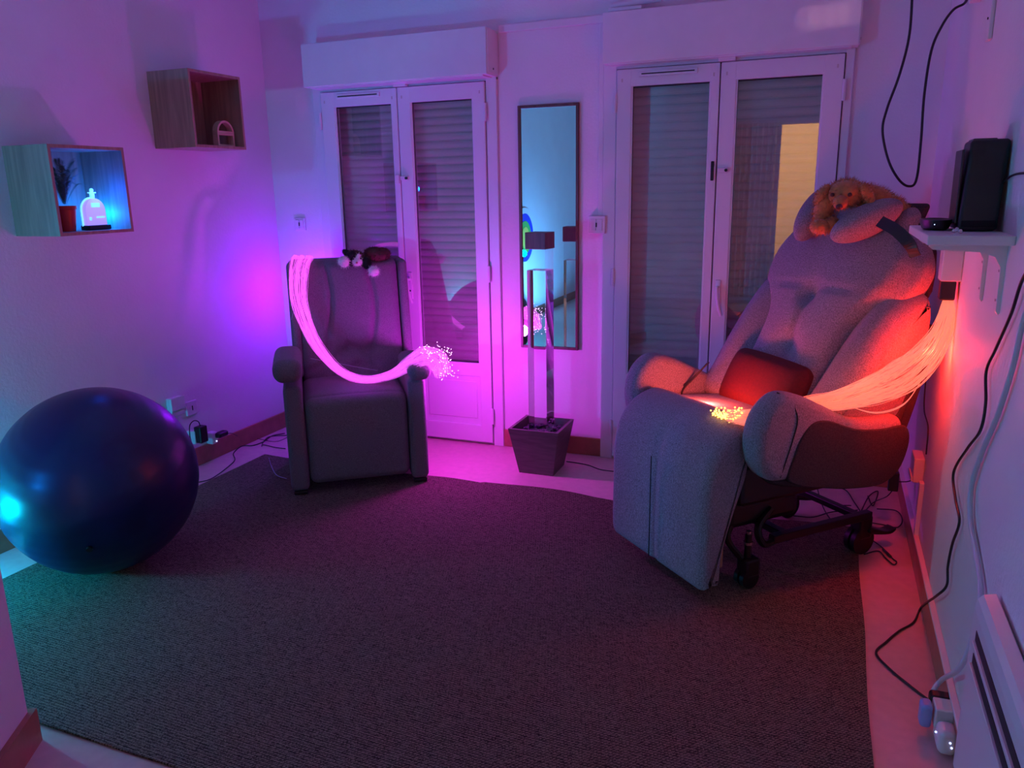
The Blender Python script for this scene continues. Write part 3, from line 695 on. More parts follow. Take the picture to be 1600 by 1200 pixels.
# ------------------------------------------------------------------ fibre optic lamps
def bundle(pts, offs, n, seed, r=.0011, jitter=.01, w_of=None):
    """strands follow pts; offs(i)->(half width vector) at each control point"""
    rnd = random.Random(seed); bm = bmesh.new()
    for s in range(n):
        a = rnd.uniform(-1, 1); b = rnd.uniform(-1, 1); path = []
        for i, p in enumerate(pts):
            side, up = offs[i]
            path.append(p + side * a + up * b + Vector([rnd.uniform(-jitter, jitter) for _ in range(3)]) * (.5 + .5 * i / len(pts)))
        tube(bm, path, r, n=3, sm=5)
    return bm
def tips(pts, r):
    bm = bmesh.new()
    for p in pts: bmesh.ops.create_icosphere(bm, subdivisions=1, radius=r, matrix=Matrix.Translation(p))
    return bm
def left_fibres():
    base = Vector((-3.0, -.16, .86))
    t = empty('fibre_optic_lamp', base, 0, 'fibre optic strand lamp glowing magenta, draped across charcoal armchair', 'fibre optic lamp')
    def L(p): return p - base
    obj('light_box', B(-.09, .09, -.07, .07, -.10, .08, bev=.01), M['black'], t)
    obj('box_stand', B(-.05, .05, -.05, .05, -.86, -.10, bev=.005), M['black'], t)
    A = [Vector((-2.98, -.17, .96)), LO + Lr * -.215 + Lb * .93 + Vector((0, 0, 1.13)), LO + Lr * -.215 + Lb * .84 + Vector((0, 0, 1.222)), LO + Lr * -.215 + Lb * .70 + Vector((0, 0, 1.232)), LO + Lr * -.235 + Lb * .60 + Vector((0, 0, 1.20)), lpx(466, 445, .535), lpx(470, 480, .50), lpx(490, 530, .40), lpx(520, 570, .31), lpx(550, 589, .25), lpx(580, 593, .20), lpx(612, 585, .12), lpx(640, 568, .02), lpx(664, 556, -.03), lpx(684, 563, -.05), lpx(692, 585, -.06)]
    W = [.01, .035, .052, .055, .055, .048, .042, .032, .024, .018, .016, .020, .034, .050, .056, .04]
    U_ = [.01, .008, .006, .006, .006, .01, .01, .012, .012, .010, .008, .012, .022, .03, .035, .045]
    offs = []
    for i in range(len(A)):
        tg = (A[min(i + 1, len(A) - 1)] - A[max(i - 1, 0)]).normalized(); side = tg.cross(-Lb + Vector((0, 0, .3)) if i > 2 else Vector((0, 0, 1))).normalized()
        offs.append((side * W[i], Vector((0, 0, 1)) * 0 + (-Lb) * U_[i]))
    pts = [L(p) for p in A]
    b_ = bundle(pts, offs, 110, 5, r=.00085, jitter=.009)
    tag(obj('fibre_bundle', b_, M['fibm'], t), kind='stuff')
    rnd = random.Random(8); tp = []
    e = [(684, 546), (700, 549), (690, 560), (704, 562), (696, 573), (706, 585), (690, 590), (672, 555), (665, 545), (698, 580)]
    for k in range(120):
        a = rnd.choice(e); tp.append(L(lpx(a[0] + rnd.gauss(0, 4), a[1] + rnd.gauss(0, 5), rnd.uniform(-.12, .0))))
    tag(obj('fibre_tips', tips(tp, .0021), M['tipm'], t), kind='stuff')
    # a few stray clear fibres on the chair and one hanging to the rug
    bm = bmesh.new()
    tube(bm, [L(lpx(485, 560, .33)), L(lpx(520, 566, .40)), L(lpx(555, 573, .40)), L(lpx(590, 579, .34))], .0011, n=4)
    obj('stray_fibre', bm, M['fibcl'], t); bm = bmesh.new()
    tube(bm, [L(lpx(470, 420, .6)), L(lpx(460, 480, .47)), L(lpx(455, 500, .46))], .0008, n=4)
    obj('stray_fibre', bm, M['fibcl'], t); bm = bmesh.new()
    tube(bm, [L(on(448, 748, 2, .02)), L(on(432, 742, 2, .03)), L(on(424, 728, 2, .04)), L(on(420, 715, 2, .012))], .0015, n=4)
    obj('stray_fibre', bm, M['fibcl'], t)
    light('magenta_glow', 'POINT', L(Vector((-3.14, -.21, .98))), E_MAG, (.42, 0.0, 1.0), .05, parent=t)
    light('magenta_fibre_glow', 'POINT', L(lpx(700, 572, .10)), E_MAG * 1.7, (1.0, .06, 1.0), .04, parent=t)
    light('magenta_drape_glow', 'POINT', L(lpx(560, 575, .10)), E_MAG * .05, L_MAG, .06, parent=t)
left_fibres()
def right_fibres():
    base = Vector((.45, -1.25, 1.25))
    t = empty('fibre_optic_lamp', base, 0, 'fibre optic strand lamp glowing orange red, from wall box onto large grey armchair', 'fibre optic lamp')
    def L(p): return p - base
    obj('light_box', B(-.066, 0, 0, .09, 0, .178, bev=.004), M['plas'], t)
    lb = obj('fibre_port', B(-.062, -.012, .012, .07, -.07, .001, bev=.006), M['black'], t)
    def q(px, py, y): return on(px, py, 1, y)
    A = [Vector((.412, -1.21, 1.19)), q(1482, 478, -1.22), q(1472, 518, -1.23), q(1450, 556, -1.25), q(1412, 588, -1.27), q(1365, 610, -1.30), q(1310, 626, -1.33), q(1262, 632, -1.34), rpx(1215, 643, .30), rpx(1172, 652, .18), rpx(1138, 650, .15)]
    W = [.006, .020, .036, .052, .066, .056, .036, .026, .028, .028, .022]
    offs = []
    for i in range(len(A)):
        tg = (A[min(i + 1, len(A) - 1)] - A[max(i - 1, 0)]).normalized(); side = tg.cross(Vector((0, -1, 0))).normalized()
        offs.append((side * W[i], Vector((0, 1, 0)) * min(.02, W[i] * .5)))
    tag(obj('fibre_bundle', bundle([L(p) for p in A], offs, 150, 15, r=.0010, jitter=.010), M['fibr'], t), kind='stuff')
    bm = bmesh.new()
    for k in range(3):
        j = k * .003
        tube(bm, [L(q(1465, 540, -1.25 + j)), L(q(1436, 600, -1.25 + j)), L(q(1410, 632 + k, -1.27)), L(q(1370, 644 + k, -1.29)), L(q(1330, 636, -1.31)), L(q(1300, 626, -1.33))], .0014, n=4)
    obj('loose_fibre', bm, M['fibr'], t)
    rnd = random.Random(3); tp = []
    for k in range(110):
        px = rnd.gauss(1133, 12); py = 650 + rnd.gauss(0, 5); tp.append(L(rpx(px, py, .15) + Vector((0, 0, rnd.uniform(.0, .012)))))
    tag(obj('fibre_tips', tips(tp, .0038), M['tipr'], t), kind='stuff')
    light('orange_wall_glow', 'POINT', L(Vector((.385, -1.24, .99))), E_RED * .40, L_RED, .04, parent=t)
    light('orange_drape_glow', 'POINT', L(q(1345, 590, -1.40)), E_RED * .38, L_RED, .05, parent=t)
    light('orange_seat_glow', 'POINT', L(rpx(1106, 628, .28)), E_RED * .55, (1.0, .16, .10), .05, parent=t)
right_fibres()

# ------------------------------------------------------------------ mirror
def mirror():
    x0, x1, z0, z1 = -1.715, -1.35, .655, 2.063
    t = empty('wall_mirror', ((x0 + x1) / 2, 0, z0), 0, 'tall narrow mirror in thin dark wood frame between the two glazed doors', 'mirror')
    h = (x1 - x0) / 2; H = z1 - z0; f = .016
    bm = bmesh.new()
    box(bm, -h, -h + f, -.022, -.002, 0, H, bev=.002); box(bm, h - f, h, -.022, -.002, 0, H, bev=.002); box(bm, -h + f, h - f, -.022, -.002, 0, f, bev=.002); box(bm, -h + f, h - f, -.022, -.002, H - f, H, bev=.002)
    obj('frame', bm, M['woodd'], t); obj('mirror_glass', B(-h + f - .001, h - f + .001, -.012, -.004, f, H - f), M['mirror'], t)
mirror()

# ------------------------------------------------------------------ bubble column in planter
def bubble_column():
    t = empty('bubble_column', (-1.475, -.33, 0), 0, 'clear square water column with dark cap standing in tapered dark planter', 'water column lamp')
    bm = bmesh.new(); z1 = .275; tt = .016
    def sq(s, z): return [bm.verts.new((a * s, b * s, z)) for a, b in ((-1, -1), (1, -1), (1, 1), (-1, 1))]
    R0, R1, R2, R3, R4 = sq(.103, 0), sq(.150, z1), sq(.150 - tt, z1), sq(.140 - tt, z1 - .04), sq(.138 - tt, z1 - .045)
    for a, b in ((R0, R1), (R1, R2), (R2, R3), (R3, R4)):
        for i in range(4): bm.faces.new((a[i], a[(i + 1) % 4], b[(i + 1) % 4], b[i]))
    bm.faces.new(R0[::-1]); bm.faces.new(R4)
    obj('planter', bm, M['pot'], t)
    rnd = random.Random(2); bm = bmesh.new()
    for k in range(150):
        x, y = rnd.uniform(-.108, .108), rnd.uniform(-.108, .108)
        if abs(x) < .06 and abs(y) < .06: continue
        r = rnd.uniform(.009, .017); ell(bm, (x, y, z1 - .036 + rnd.uniform(0, .010)), (r, r * .8, r * .6), rotm('Z', rnd.random() * 180), u=8, v=6)
    tag(obj('pebbles', bm, M['pebble'], t, True), kind='stuff')
    a = .055; zb, zw, zt = z1 - .04, 1.165, 1.285
    tb = bmesh.new(); lo = [tb.verts.new((p * a, q * a, zw + .001)) for p, q in ((-1, -1), (1, -1), (1, 1), (-1, 1))]; hi = [tb.verts.new((v.co.x, v.co.y, zt)) for v in lo]
    for i in range(4): tb.faces.new((lo[i], lo[(i + 1) % 4], hi[(i + 1) % 4], hi[i]))
    o1 = obj('acrylic_tube', tb, M['acry'], t)
    o2 = obj('water', B(-a, a, -a, a, zb + .002, zw), M['water'], t)
    o3 = obj('cap', B(-a - .006, a + .006, -a - .006, a + .006, zt - .005, zt + .085, bev=.002), M['woodd'], t)
    o4 = obj('tube_foot', B(-a - .008, a + .008, -a - .008, a + .008, zb - .02, zb + .004), M['black'], t)
    for o in (o1, o2, o3, o4): o.rotation_euler.z = math.radians(-6)
    c = [on(885, 721, 2, .003), on(900, 723, 2, .003), on(920, 727, 2, .003), on(940, 734, 2, .003), on(975, 738, 2, .003)]
    obj('power_cord', tube(bmesh.new(), [p - t.location for p in c], .0028), M['cable'], t, True)
bubble_column()

# ------------------------------------------------------------------ cube shelves on the left wall
def cube_shelf(y0, y1, z0, z1, label):
    t = empty('cube_shelf', (XL, (y0 + y1) / 2, z0), 0, label, 'wall shelf', 'wooden cube shelves on the left wall')
    hy = (y1 - y0) / 2; D = .282; T = .015; H = z1 - z0
    obj('side_panel', B(0, D, -hy, -hy + T, 0, H, bev=.001), M['wood'], t); obj('side_panel', B(0, D, hy - T, hy, 0, H, bev=.001), M['wood'], t)
    obj('top_panel', B(0, D, -hy + T, hy - T, H - T, H, bev=.001), M['wood'], t); obj('bottom_panel', B(0, D, -hy + T, hy - T, 0, T, bev=.001), M['wood'], t)
    obj('back_panel', B(.002, .010, -hy + T, hy - T, T, H - T), M['wood'], t)
    return t
cube_shelf(-1.878, -1.467, 1.430, 1.828, 'open wooden cube shelf holding the fern and glowing lamp')
cube_shelf(-.984, -.579, 1.850, 2.248, 'open wooden cube shelf with wooden arch block, the higher of the two')
def fern():
    b = Vector((-3.30, -1.750, 1.446)); t = empty('potted_fern', b, 0, 'dark green fern in a red pot inside the lower cube shelf', 'plant')
    bm = lathe(bmesh.new(), [(.034, 0), (.040, .05), (.046, .098), (.050, .100), (.050, .115), (.044, .115), (.042, .10)], 0, 0)
    sharp(obj('pot', bm, M['redpot'], t))
    rnd = random.Random(4); bm = bmesh.new()
    for k in range(36):
        az = rnd.uniform(0, 2 * PI); dx, dy = math.cos(az), math.sin(az); ln = rnd.uniform(.12, .235)
        ex = dx * rnd.uniform(.01, .085 if dx > 0 else .11); ey = dy * rnd.uniform(.02, .15 if dy > 0 else .06)
        P = spline([Vector((0, 0, .10)), Vector((ex * .3, ey * .3, .10 + ln * .5)), Vector((ex * .7, ey * .65, .10 + ln * .85)), Vector((ex, ey, .10 + ln * (.98 if k % 3 else .8)))], 9)
        for i in range(3, len(P) - 1):
            tg = (P[i + 1] - P[i]).normalized(); s = tg.cross(Vector((-dy, dx, .2))).normalized(); sd = tg.cross(s).normalized(); wdt = .020 * math.sin(PI * (i) / (len(P) + 1))
            for sg in (-1, 1):
                for tq in (0, .5)[:1 + k % 2]:
                    p = P[i].lerp(P[i + 1], tq); q = p + sd * sg * wdt + tg * .009
                    a_ = bm.verts.new(p); b_ = bm.verts.new(p + tg * .0020); c_ = bm.verts.new(q + tg * .001); bm.faces.new((a_, c_, b_))
    obj('fronds', bm, M['leaf'], t)
fern()
def night_lamp():
    b = Vector((-3.285, -1.605, 1.446)); t = empty('acrylic_lamp', b, 0, 'glowing blue dome-shaped acrylic lamp in the lower cube shelf', 'lamp')
    obj('base', B(-.03, .03, -.062, .062, 0, .022, bev=.004), M['black'], t)
    def dome(w_, h, z0, x0, x1):
        bm = bmesh.new(); pts = [(-w_, z0), (w_, z0), (w_ * 1.0, z0 + h * .55)]
        for k in range(1, 12): a = PI * k / 12; pts.append((w_ * math.cos(a), z0 + h * .55 + h * .45 * math.sin(a)))
        pts.append((-w_, z0 + h * .55))
        f = [bm.verts.new((x1, p, q)) for p, q in pts]; g = [bm.verts.new((x0, p, q)) for p, q in pts]
        bm.faces.new(f); bm.faces.new(g[::-1])
        for i in range(len(pts)): bm.faces.new((f[i], g[i], g[(i + 1) % len(pts)], f[(i + 1) % len(pts)]))
        return bm
    obj('dome', dome(.056, .125, .022, -.012, .010), M['lamp1'], t)
    obj('rim', dome(.062, .135, .018, -.018, -.0125), M['lamp2'], t)
    for q in ((-.022, .024, .105, .125), (.0, .045, .055, .062), (-.04, -.03, .045, .06)): obj('window_cutout', B(.010, .014, *q, bev=.001), M['lamp2'], t)
    bm = B(-.006, .006, -.009, .009, .150, .170); box(bm, -.007, .007, -.018, .018, .170, .176); ell(bm, (0, 0, .184), (.007, .011, .010), u=10, v=8)
    obj('finial', bm, M['lamp2'], t)
    light('lamp_glow', 'POINT', (-.05, .075, .07), 3.2, (.0, .14, 1.0), .03, parent=t)
    light('lamp_front_glow', 'POINT', (.05, .02, .17), 2.0, (.0, .06, 1.0), .02, parent=t)
night_lamp()
def window_block(y, z, arch, label):
    t = empty('toy_block', (-3.26, y, z), 0, label, 'wooden toy block'); w_, h, f = .068, .072, .011; bm = bmesh.new()
    if not arch:
        for (a, b, c, d) in ((-w_, w_, 0, f), (-w_, w_, h - f, h), (-w_, -w_ + f, f, h - f), (w_ - f, w_, f, h - f)): box(bm, -.018, .018, a, b, c, d, bev=.001)
        obj('wooden_frame', bm, M['woodl'], t); obj('clear_window', B(-.002, .002, -w_ + f, w_ - f, f, h - f), M['acry'], t)
    else:
        n = 18; rings = []
        for k in range(n + 1):
            a = PI * k / n; q = []
            for (r, x) in ((w_, -.018), (w_, .018), (w_ - f, .018), (w_ - f, -.018)): q.append(bm.verts.new((x, r * math.cos(a), r * math.sin(a))))
            rings.append(q)
        for a, b in zip(rings, rings[1:]):
            for i in range(4): bm.faces.new((a[i], b[i], b[(i + 1) % 4], a[(i + 1) % 4]))
        bm.faces.new(rings[0]); bm.faces.new(rings[-1][::-1]); box(bm, -.0178, .0178, -w_ + .0005, w_ - .0005, 0, f)
        sharp(obj('wooden_frame', bm, M['woodl'], t))
window_block(-.685, 1.866, False, 'rectangular wooden window block in the higher cube shelf, under the arch')
window_block(-.685, 1.939, True, 'half-round wooden arch block stacked on top of the rectangular block')

# ------------------------------------------------------------------ switches, sockets, adapters
def wall_plate(name, loc, rz, w_, h, d, label, cat, hole=None, toggle=None):
    """plate in local x/z, protruding to -y"""
    t = empty(name, loc, rz, label, cat)
    obj('plate', B(-w_ / 2, w_ / 2, -d, 0, -h / 2, h / 2, bev=.004), M['plas'], t)
    if toggle:
        for q in toggle: obj('rocker', B(q[0], q[1], -d - .005, -d + .001, -h * .33, h * .33, bev=.002), M['plas'], t)
        obj('marker', B(-.004, .004, -d - .007, -d - .0045, -.012, .012), M['gap'], t)
    if hole:
        bm = bmesh.new(); cyl(bm, (0, -d - .001, 0), (0, -d + .002, 0), .021, n=24); o = obj('socket_well', bm, M['plas'], t)
        obj('slot', B(-.003, .003, -d - .003, -d - .0005, -.014, .014), M['gap'], t)
    return t
wall_plate('light_switch', (-3.284, 0, 1.399), 0, .085, .085, .012, 'white light switch on back wall above the charcoal armchair', 'light switch', toggle=[(-.03, -.002), (.002, .03)])
wall_plate('shutter_switch', (-1.235, 0, 1.395), 0, .10, .10, .045, 'white surface-mounted shutter switch box beside the right glazed door', 'switch', toggle=[(-.035, -.003), (.003, .035)])
wall_plate('wall_socket', (XL, -.954, .365), PI / 2, .085, .085, .012, 'white wall socket on left wall above the black power adapter', 'socket', hole=True)
t = empty('socket_cover', (XL, -1.085, .41), 0, 'raised white cover box on left wall, half hidden by the ball', 'socket cover')
obj('body', B(0, .035, -.05, .05, -.055, .055, bev=.004), M['plas'], t)
obj('lid', B(.035, .042, -.053, .053, -.02, .058, bev=.003), M['plas'], t)
t = empty('power_adapter', on(314, 677, 0, XL + .075), 0, 'black power adapter brick on the left wall socket near the ball', 'power adapter')
obj('brick', B(-.025, .025, -.030, .030, -.055, .045, bev=.006), M['black'], t)
bm = bmesh.new(); tube(bm, [(0, 0, .045), (0, -.01, .075), (0, -.045, .09), (0, -.08, .07), (0, -.088, .01), (0, -.085, -.02)], .003)
obj('lead', bm, M['cable'], t, True)
t = empty('multi_plug', on(302, 680, 0, XL + .03), 0, 'white multi plug beside the black power adapter, against left wall', 'plug')
obj('body', B(-.03, .03, -.02, .02, -.05, .03, bev=.004), M['plas'], t)
bm = bmesh.new()
for q in (-.010, .0, .010): box(bm, .029, .0315, q - .002, q + .002, -.045, .025)
obj('ridges', bm, M['trimw'], t)
pp = on(332, 682, 0, XL + .03)
t = empty('night_plug', pp, 0, 'white plug socket with a small lit blue indicator', 'plug')
obj('body', B(-.03, .02, -.025, .025, -.045, .03, bev=.008), M['plas'], t)
obj('indicator', ell(bmesh.new(), (.022, .008, -.03), (.004, .004, .004), u=10, v=8), M['leds'], t)
t = empty('black_plug', on(344, 679, 0, XL + .06), 0, 'small black plug pushed into the plug with the blue indicator', 'plug')
obj('plug_body', rbox(0, .01, 0, .05, .085, .034, .014, n=4), M['black'], t, True)
tp0 = t.location.copy()
obj('lead', tube(bmesh.new(), [p - tp0 for p in (on(352, 679, 0, XL + .06), on(362, 677, 0, XL + .05), on(378, 684, 2, .05), on(400, 685, 2, .01), on(430, 690, 2, .006), on(450, 683, 2, .006))], .002), M['cable'], t, True)
def cable(name, pts, r, m, label, cat='cable'):
    return tag(obj(name, tube(bmesh.new(), pts, r, n=8), m, smooth=True), label, cat)
F = lambda px, py, z=.005: on(px, py, 2, z)
cable('power_cable', [F(302, 755, .014), F(330, 748, .014), F(358, 728), F(367, 718), F(365, 708), F(378, 697), F(395, 696), F(412, 690), F(425, 681), F(445, 677)], .0032, M['cable'], 'thin black cable running from the ball towards back of charcoal armchair')
cable('power_cable', [F(446, 701), F(430, 699), F(412, 695), F(409, 697), F(412, 690), F(422, 682), F(450, 680)], .003, M['cable'], 'looped black cable coming out behind charcoal armchair')

# ------------------------------------------------------------------ right wall: shelf, speaker, cables
def wall_shelf():
    z = 1.46; t = empty('wall_shelf', (XR, -1.76, z), 0, 'white wall shelf on metal brackets holding the black speaker', 'wall shelf')
    obj('board', B(-.205, 0, -.30, .27, -.026, 0, bev=.003), M['trimw'], t)
    for y in (-.20, .07):
        bm = bmesh.new()
        prof = [(0, -.028), (-.185, -.028), (-.19, -.036), (-.18, -.044), (-.06, -.05), (-.028, -.062), (-.012, -.09), (-.010, -.21), (-.004, -.22), (0, -.215)]
        f = [bm.verts.new((p, y - .012, q)) for p, q in prof]; g = [bm.verts.new((p, y + .012, q)) for p, q in prof]
        bm.faces.new(f); bm.faces.new(g[::-1])
        for i in range(len(prof)): bm.faces.new((f[i], g[i], g[(i + 1) % len(prof)], f[(i + 1) % len(prof)]))
        b_ = obj('bracket', bm, M['trimw'], t)
        for zq in (-.10, -.18): obj('screw', cyl(bmesh.new(), (-.013, y, zq), (-.009, y, zq), .004, n=10), M['chrome'], b_)
    return t
wall_shelf()
t = empty('loudspeaker', (.386, -1.79, 1.461), 0, 'black upright loudspeaker on the white wall shelf', 'loudspeaker')
def fsp(x, y, z, co): return (co.x + .006 * (z + 1), co.y * (1 - .25 * (z + 1) / 2) + (.018 if y > 0 else 0) * (1 - z), co.z - .012 * (1 + z) * (x + 1) * .5 * 0)
obj('cabinet', rbox(0, .0, .126, .098, .17, .25, .012, n=6, fn=fsp), M['black'], t, True)
obj('side_trim', B(-.056, -.049, -.06, .07, .02, .225, bev=.003), mat('speaker_trim', (.05, .03, .028), .35), t)
bm = bmesh.new()
box(bm, -.042, .044, -.0862, -.080, .012, .03, bev=.002)
obj('front_lip', bm, mat('speaker_cloth', (.008, .008, .009), .9), t)
obj('top_button_panel', B(-.03, .03, -.045, .045, .248, .254, bev=.003), M['blackm'], t)
bm = tube(bmesh.new(), [Vector((.04, .03, .08)), Vector((.052, -.06, .13)), Vector((.054, -.16, .15)), Vector((.054, -.3, .155)), Vector((.054, -.5, .15))], .003)
obj('lead', bm, M['cable'], t, True)
t = empty('charging_dish', (.292, -1.76, 1.461), 0, 'small black oval device at the near edge of the wall shelf', 'device')
bm = lathe(bmesh.new(), [(.030, 0), (.036, .004), (.042, .020), (.044, .030), (.040, .031), (.034, .022)], 0, 0)
for v in bm.verts: v.co.y *= 2.0
sharp(obj('body', bm, M['black'], t)); obj('indicator', ell(bmesh.new(), (-.01, -.078, .018), (.002, .0025, .002), u=8, v=6), M['leds'], t)
for i, (dx, dy) in enumerate(((.335, -1.88), (.318, -1.965), (.33, -1.985))):
    r_ = .006
    tag(obj('glass_bead', ell(bmesh.new(), (dx, dy, 1.461 + r_), (r_, r_, r_), u=12, v=8), M['plas'], smooth=True), 'tiny shiny bead on the wall shelf, ' + ('farthest, touching the black dish', 'middle of the three', 'nearest the shelf edge')[i], 'bead', 'beads on the wall shelf')
# hanging cable loop and its plug, wall bracket
pts = [(1426, -60), (1425, 0), (1420, 60), (1405, 118), (1386, 170), (1379, 205), (1388, 250), (1404, 280), (1420, 291), (1432, 280), (1439, 220), (1444, 150), (1455, 80), (1472, 40), (1490, 15), (1508, 4)]
cable('hanging_cable', [on(p[0], p[1], 1, -.55 - .0 * i) for i, p in enumerate(pts)] + [Vector((.432, -.72, 2.32))], .0052, M['cable'], 'thick black cable hanging in a long loop at upper right')
t = empty('black_plug', (.43, -.86, 2.275), 0, 'black plug on the upper right wall where the hanging cable ends', 'plug')
obj('plug_body', rbox(0, .0, 0, .034, .09, .03, .012, n=4), M['black'], t, True)
t = empty('trunking_piece', (XR, -1.26, 2.05), 0, 'short white metal rail on the upper right wall', 'rail')
obj('rail', B(-.014, 0, -.03, .03, .0, .24, bev=.004), M['trimw'], t)
for zq in (.07, .17): obj('screw', cyl(bmesh.new(), (-.017, 0, zq), (-.013, 0, zq), .004, n=8), M['gap'], t)
t = empty('extension_socket', (XR, -.98, 2.26), 0, 'white socket block high on right wall beside the black plug', 'socket')
obj('body', B(-.04, 0, -.07, .06, -.03, .06, bev=.006), M['plas'], t)
WX = XR - .012
def Wp(px, py, x=None): return on(px, py, 0, WX if x is None else x)
cable('long_black_cable', [Wp(1640, 380), Wp(1600, 432), Wp(1580, 490), Wp(1556, 545), Wp(1541, 580), Wp(1540, 630), Wp(1532, 672), Wp(1512, 700), Wp(1490, 738), Wp(1493, 780), Wp(1499, 815), Wp(1488, 850), Wp(1481, 885), Wp(1479, 915), Wp(1462, 932, XR - .03), F(1440, 948, .02), F(1428, 972), F(1405, 986), F(1385, 1003), F(1369, 1020), F(1390, 1045), F(1420, 1070), F(1450, 1093), F(1462, 1098, .02)], .0042, M['cable'], 'long black cable winding down right wall and across the floor')
cable('white_cable', [Wp(1625, 430), Wp(1600, 495), Wp(1583, 570), Wp(1560, 645), Wp(1535, 705), Wp(1518, 760), Wp(1516, 810), Wp(1524, 860), Wp(1532, 910), Wp(1530, 960, XR - .02), Wp(1516, 1010, XR - .03), Wp(1498, 1045, XR - .04), F(1472, 1062, .14), F(1458, 1080, .10), F(1452, 1105, .05)], .0075, M['cablew'], 'thick white cable hanging down right wall to the floor sockets')
# floor multi-socket
c0 = F(1474, 1128, .05)
t = empty('socket_block', (c0.x, c0.y, 0), math.radians(2), 'white cube multi socket with cables on the floor by right wall', 'socket')
obj('body', B(-.03, .03, -.035, .03, .045, .11, bev=.004), M['plas'], t)
bm = rbox(-.004, -.075, .05, .05, .07, .075, .018, n=4); obj('lower_plug', bm, M['plas'], t, True)
for q in ((-.031, -.07, .06), (.005, -.111, .045), (.0, -.111, .06)): obj('indicator', ell(bmesh.new(), q, (.003, .003, .003), u=8, v=6), M['leds'], t)
obj('blue_plug', rbox(-.05, .0, .07, .032, .05, .075, .012, n=4), mat('translucent_blue', (.3, .4, .75), .3), t, True)
obj('black_plug', rbox(.0, .055, .09, .07, .045, .035, .012, n=4), M['black'], t, True)
obj('foot', B(-.02, .02, -.02, .02, 0, .046), M['plas'], t)
# radiator
def radiator():
    y1 = -2.42; t = empty('electric_radiator', (XR, y1 - .5, .12), 0, 'white electric convector radiator at the lower right on the wall', 'radiator')
    bm = bmesh.new()
    prof = [(-.006, 0), (-.045, .0), (-.052, .01), (-.052, .46), (-.047, .485), (-.036, .498), (-.010, .505), (-.006, .50)]
    f = [bm.verts.new((p, -.5, q)) for p, q in prof]; g = [bm.verts.new((p, .5, q)) for p, q in prof]
    bm.faces.new(f); bm.faces.new(g[::-1])
    for i in range(len(prof)): bm.faces.new((f[i], g[i], g[(i + 1) % len(prof)], f[(i + 1) % len(prof)]))
    box(bm, -.008, 0, -.3, .3, .1, .3)
    obj('casing', bm, M['plas'], t)
    for z in (.345, .405):
        obj('outlet_slot', B(-.0535, -.0515, -.48, .44, z, z + .026), M['gap'], t)
        obj('slot_lip', B(-.060, -.052, -.48, .44, z - .012, z, bev=.002), M['plas'], t)
    bm = bmesh.new()
    for k in range(24): box(bm, -.030, -.012, -.45 + k * .02, -.441 + k * .02, .4975, .5065)
    tag(obj('top_grille', bm, M['gap'], t))
radiator()
# trunking and outlet low on the right wall, adapter and cable tangle behind the armchair
struct('trim_4', B(XR - .018, XR, -.915, -.875, .12, .36, bev=.003), M['trimw'])
t = empty('double_socket', (XR, -.80, .40), 0, 'white surface socket low on the right wall behind the armchair', 'socket')
obj('body', B(-.042, 0, -.06, .07, -.06, .05, bev=.005), M['plas'], t); obj('front_lip', B(-.048, -.041, -.055, .065, -.055, -.035, bev=.002), M['plas'], t)
cable('lamp_lead', [Vector((.43, -1.10, 1.25)), Wp(1452, 545), Wp(1446, 600), Wp(1444, 640), Wp(1450, 668), Wp(1447, 710)], .0028, M['cable'], 'thin black lead dropping from the orange fibre lamp box to the socket')
ad = on(1396, 752, 1, -.62)
t = empty('power_adapter', ad, 0, 'black power adapter hanging in the corner behind large grey armchair', 'power adapter')
obj('brick', B(-.022, .022, -.018, .018, -.045, .045, bev=.005), M['black'], t)
bm = bmesh.new(); tube(bm, [Vector((-.008, 0, .045)), Vector((-.008, 0, .08)), Vector((-.004, 0, .105)), Vector((.006, 0, .08)), Vector((.004, 0, .045))], .002)
obj('lead_loop', bm, M['cable'], t, True)
obj('lead', tube(bmesh.new(), [Vector((.02, 0, .0)), on(1420, 752, 1, -.66) - ad, on(1432, 745, 1, -.72) - ad, on(1441, 735, 1, -.80) - ad], .0025), M['cable'], t, True)
obj('lead_to_floor', tube(bmesh.new(), [Vector((0, 0, -.045)), on(1385, 776, 1, -.6) - ad, F(1365, 785, .02) - ad, F(1350, 800) - ad], .0025), M['cable'], t, True)
tangle = [[(1258, 762), (1290, 760), (1320, 765), (1335, 785), (1345, 800)], [(1235, 790), (1262, 776), (1295, 788), (1330, 790)], [(1275, 755), (1285, 790), (1300, 815), (1320, 840)],
          [(1345, 800), (1358, 775), (1372, 768), (1364, 790), (1356, 775)], [(1240, 806), (1270, 808), (1300, 800), (1340, 797)], [(1370, 795), (1400, 798), (1410, 812), (1402, 824), (1380, 820), (1350, 815)],
          [(1360, 842), (1378, 855), (1394, 872), (1401, 878), (1396, 882), (1384, 872), (1372, 861), (1350, 866)]]
for i, tg_ in enumerate(tangle[:-1]):
    lab = ['curving over floor under the shell to the base tube', 'running just above the base tube', 'crossing behind the base tube to the rear caster', 'looped in a small coil by the rear caster', 'lying below the base tube', 'sweeping around the brake pedal'][i]
    tag(obj('floor_cable', tube(bmesh.new(), [F(p[0], p[1], .006 + .003 * (i % 3)) for p in tg_], .003, n=6), M['cable'], smooth=True), 'thin black cable ' + lab, 'cable', 'tangled cables under the large armchair')
t = empty('loose_lead', F(1385, 870, 0), 0, 'loose black lead with a plug end on floor by caster', 'cable')
obj('lead', tube(bmesh.new(), [F(p[0], p[1], .006) - t.location for p in tangle[-1]], .0028, n=6), M['cable'], t, True)
obj('connector', tube(bmesh.new(), [F(1380, 858, .008) - t.location, F(1392, 870, .008) - t.location], .0055, n=8, sm=2), M['black'], t, True)

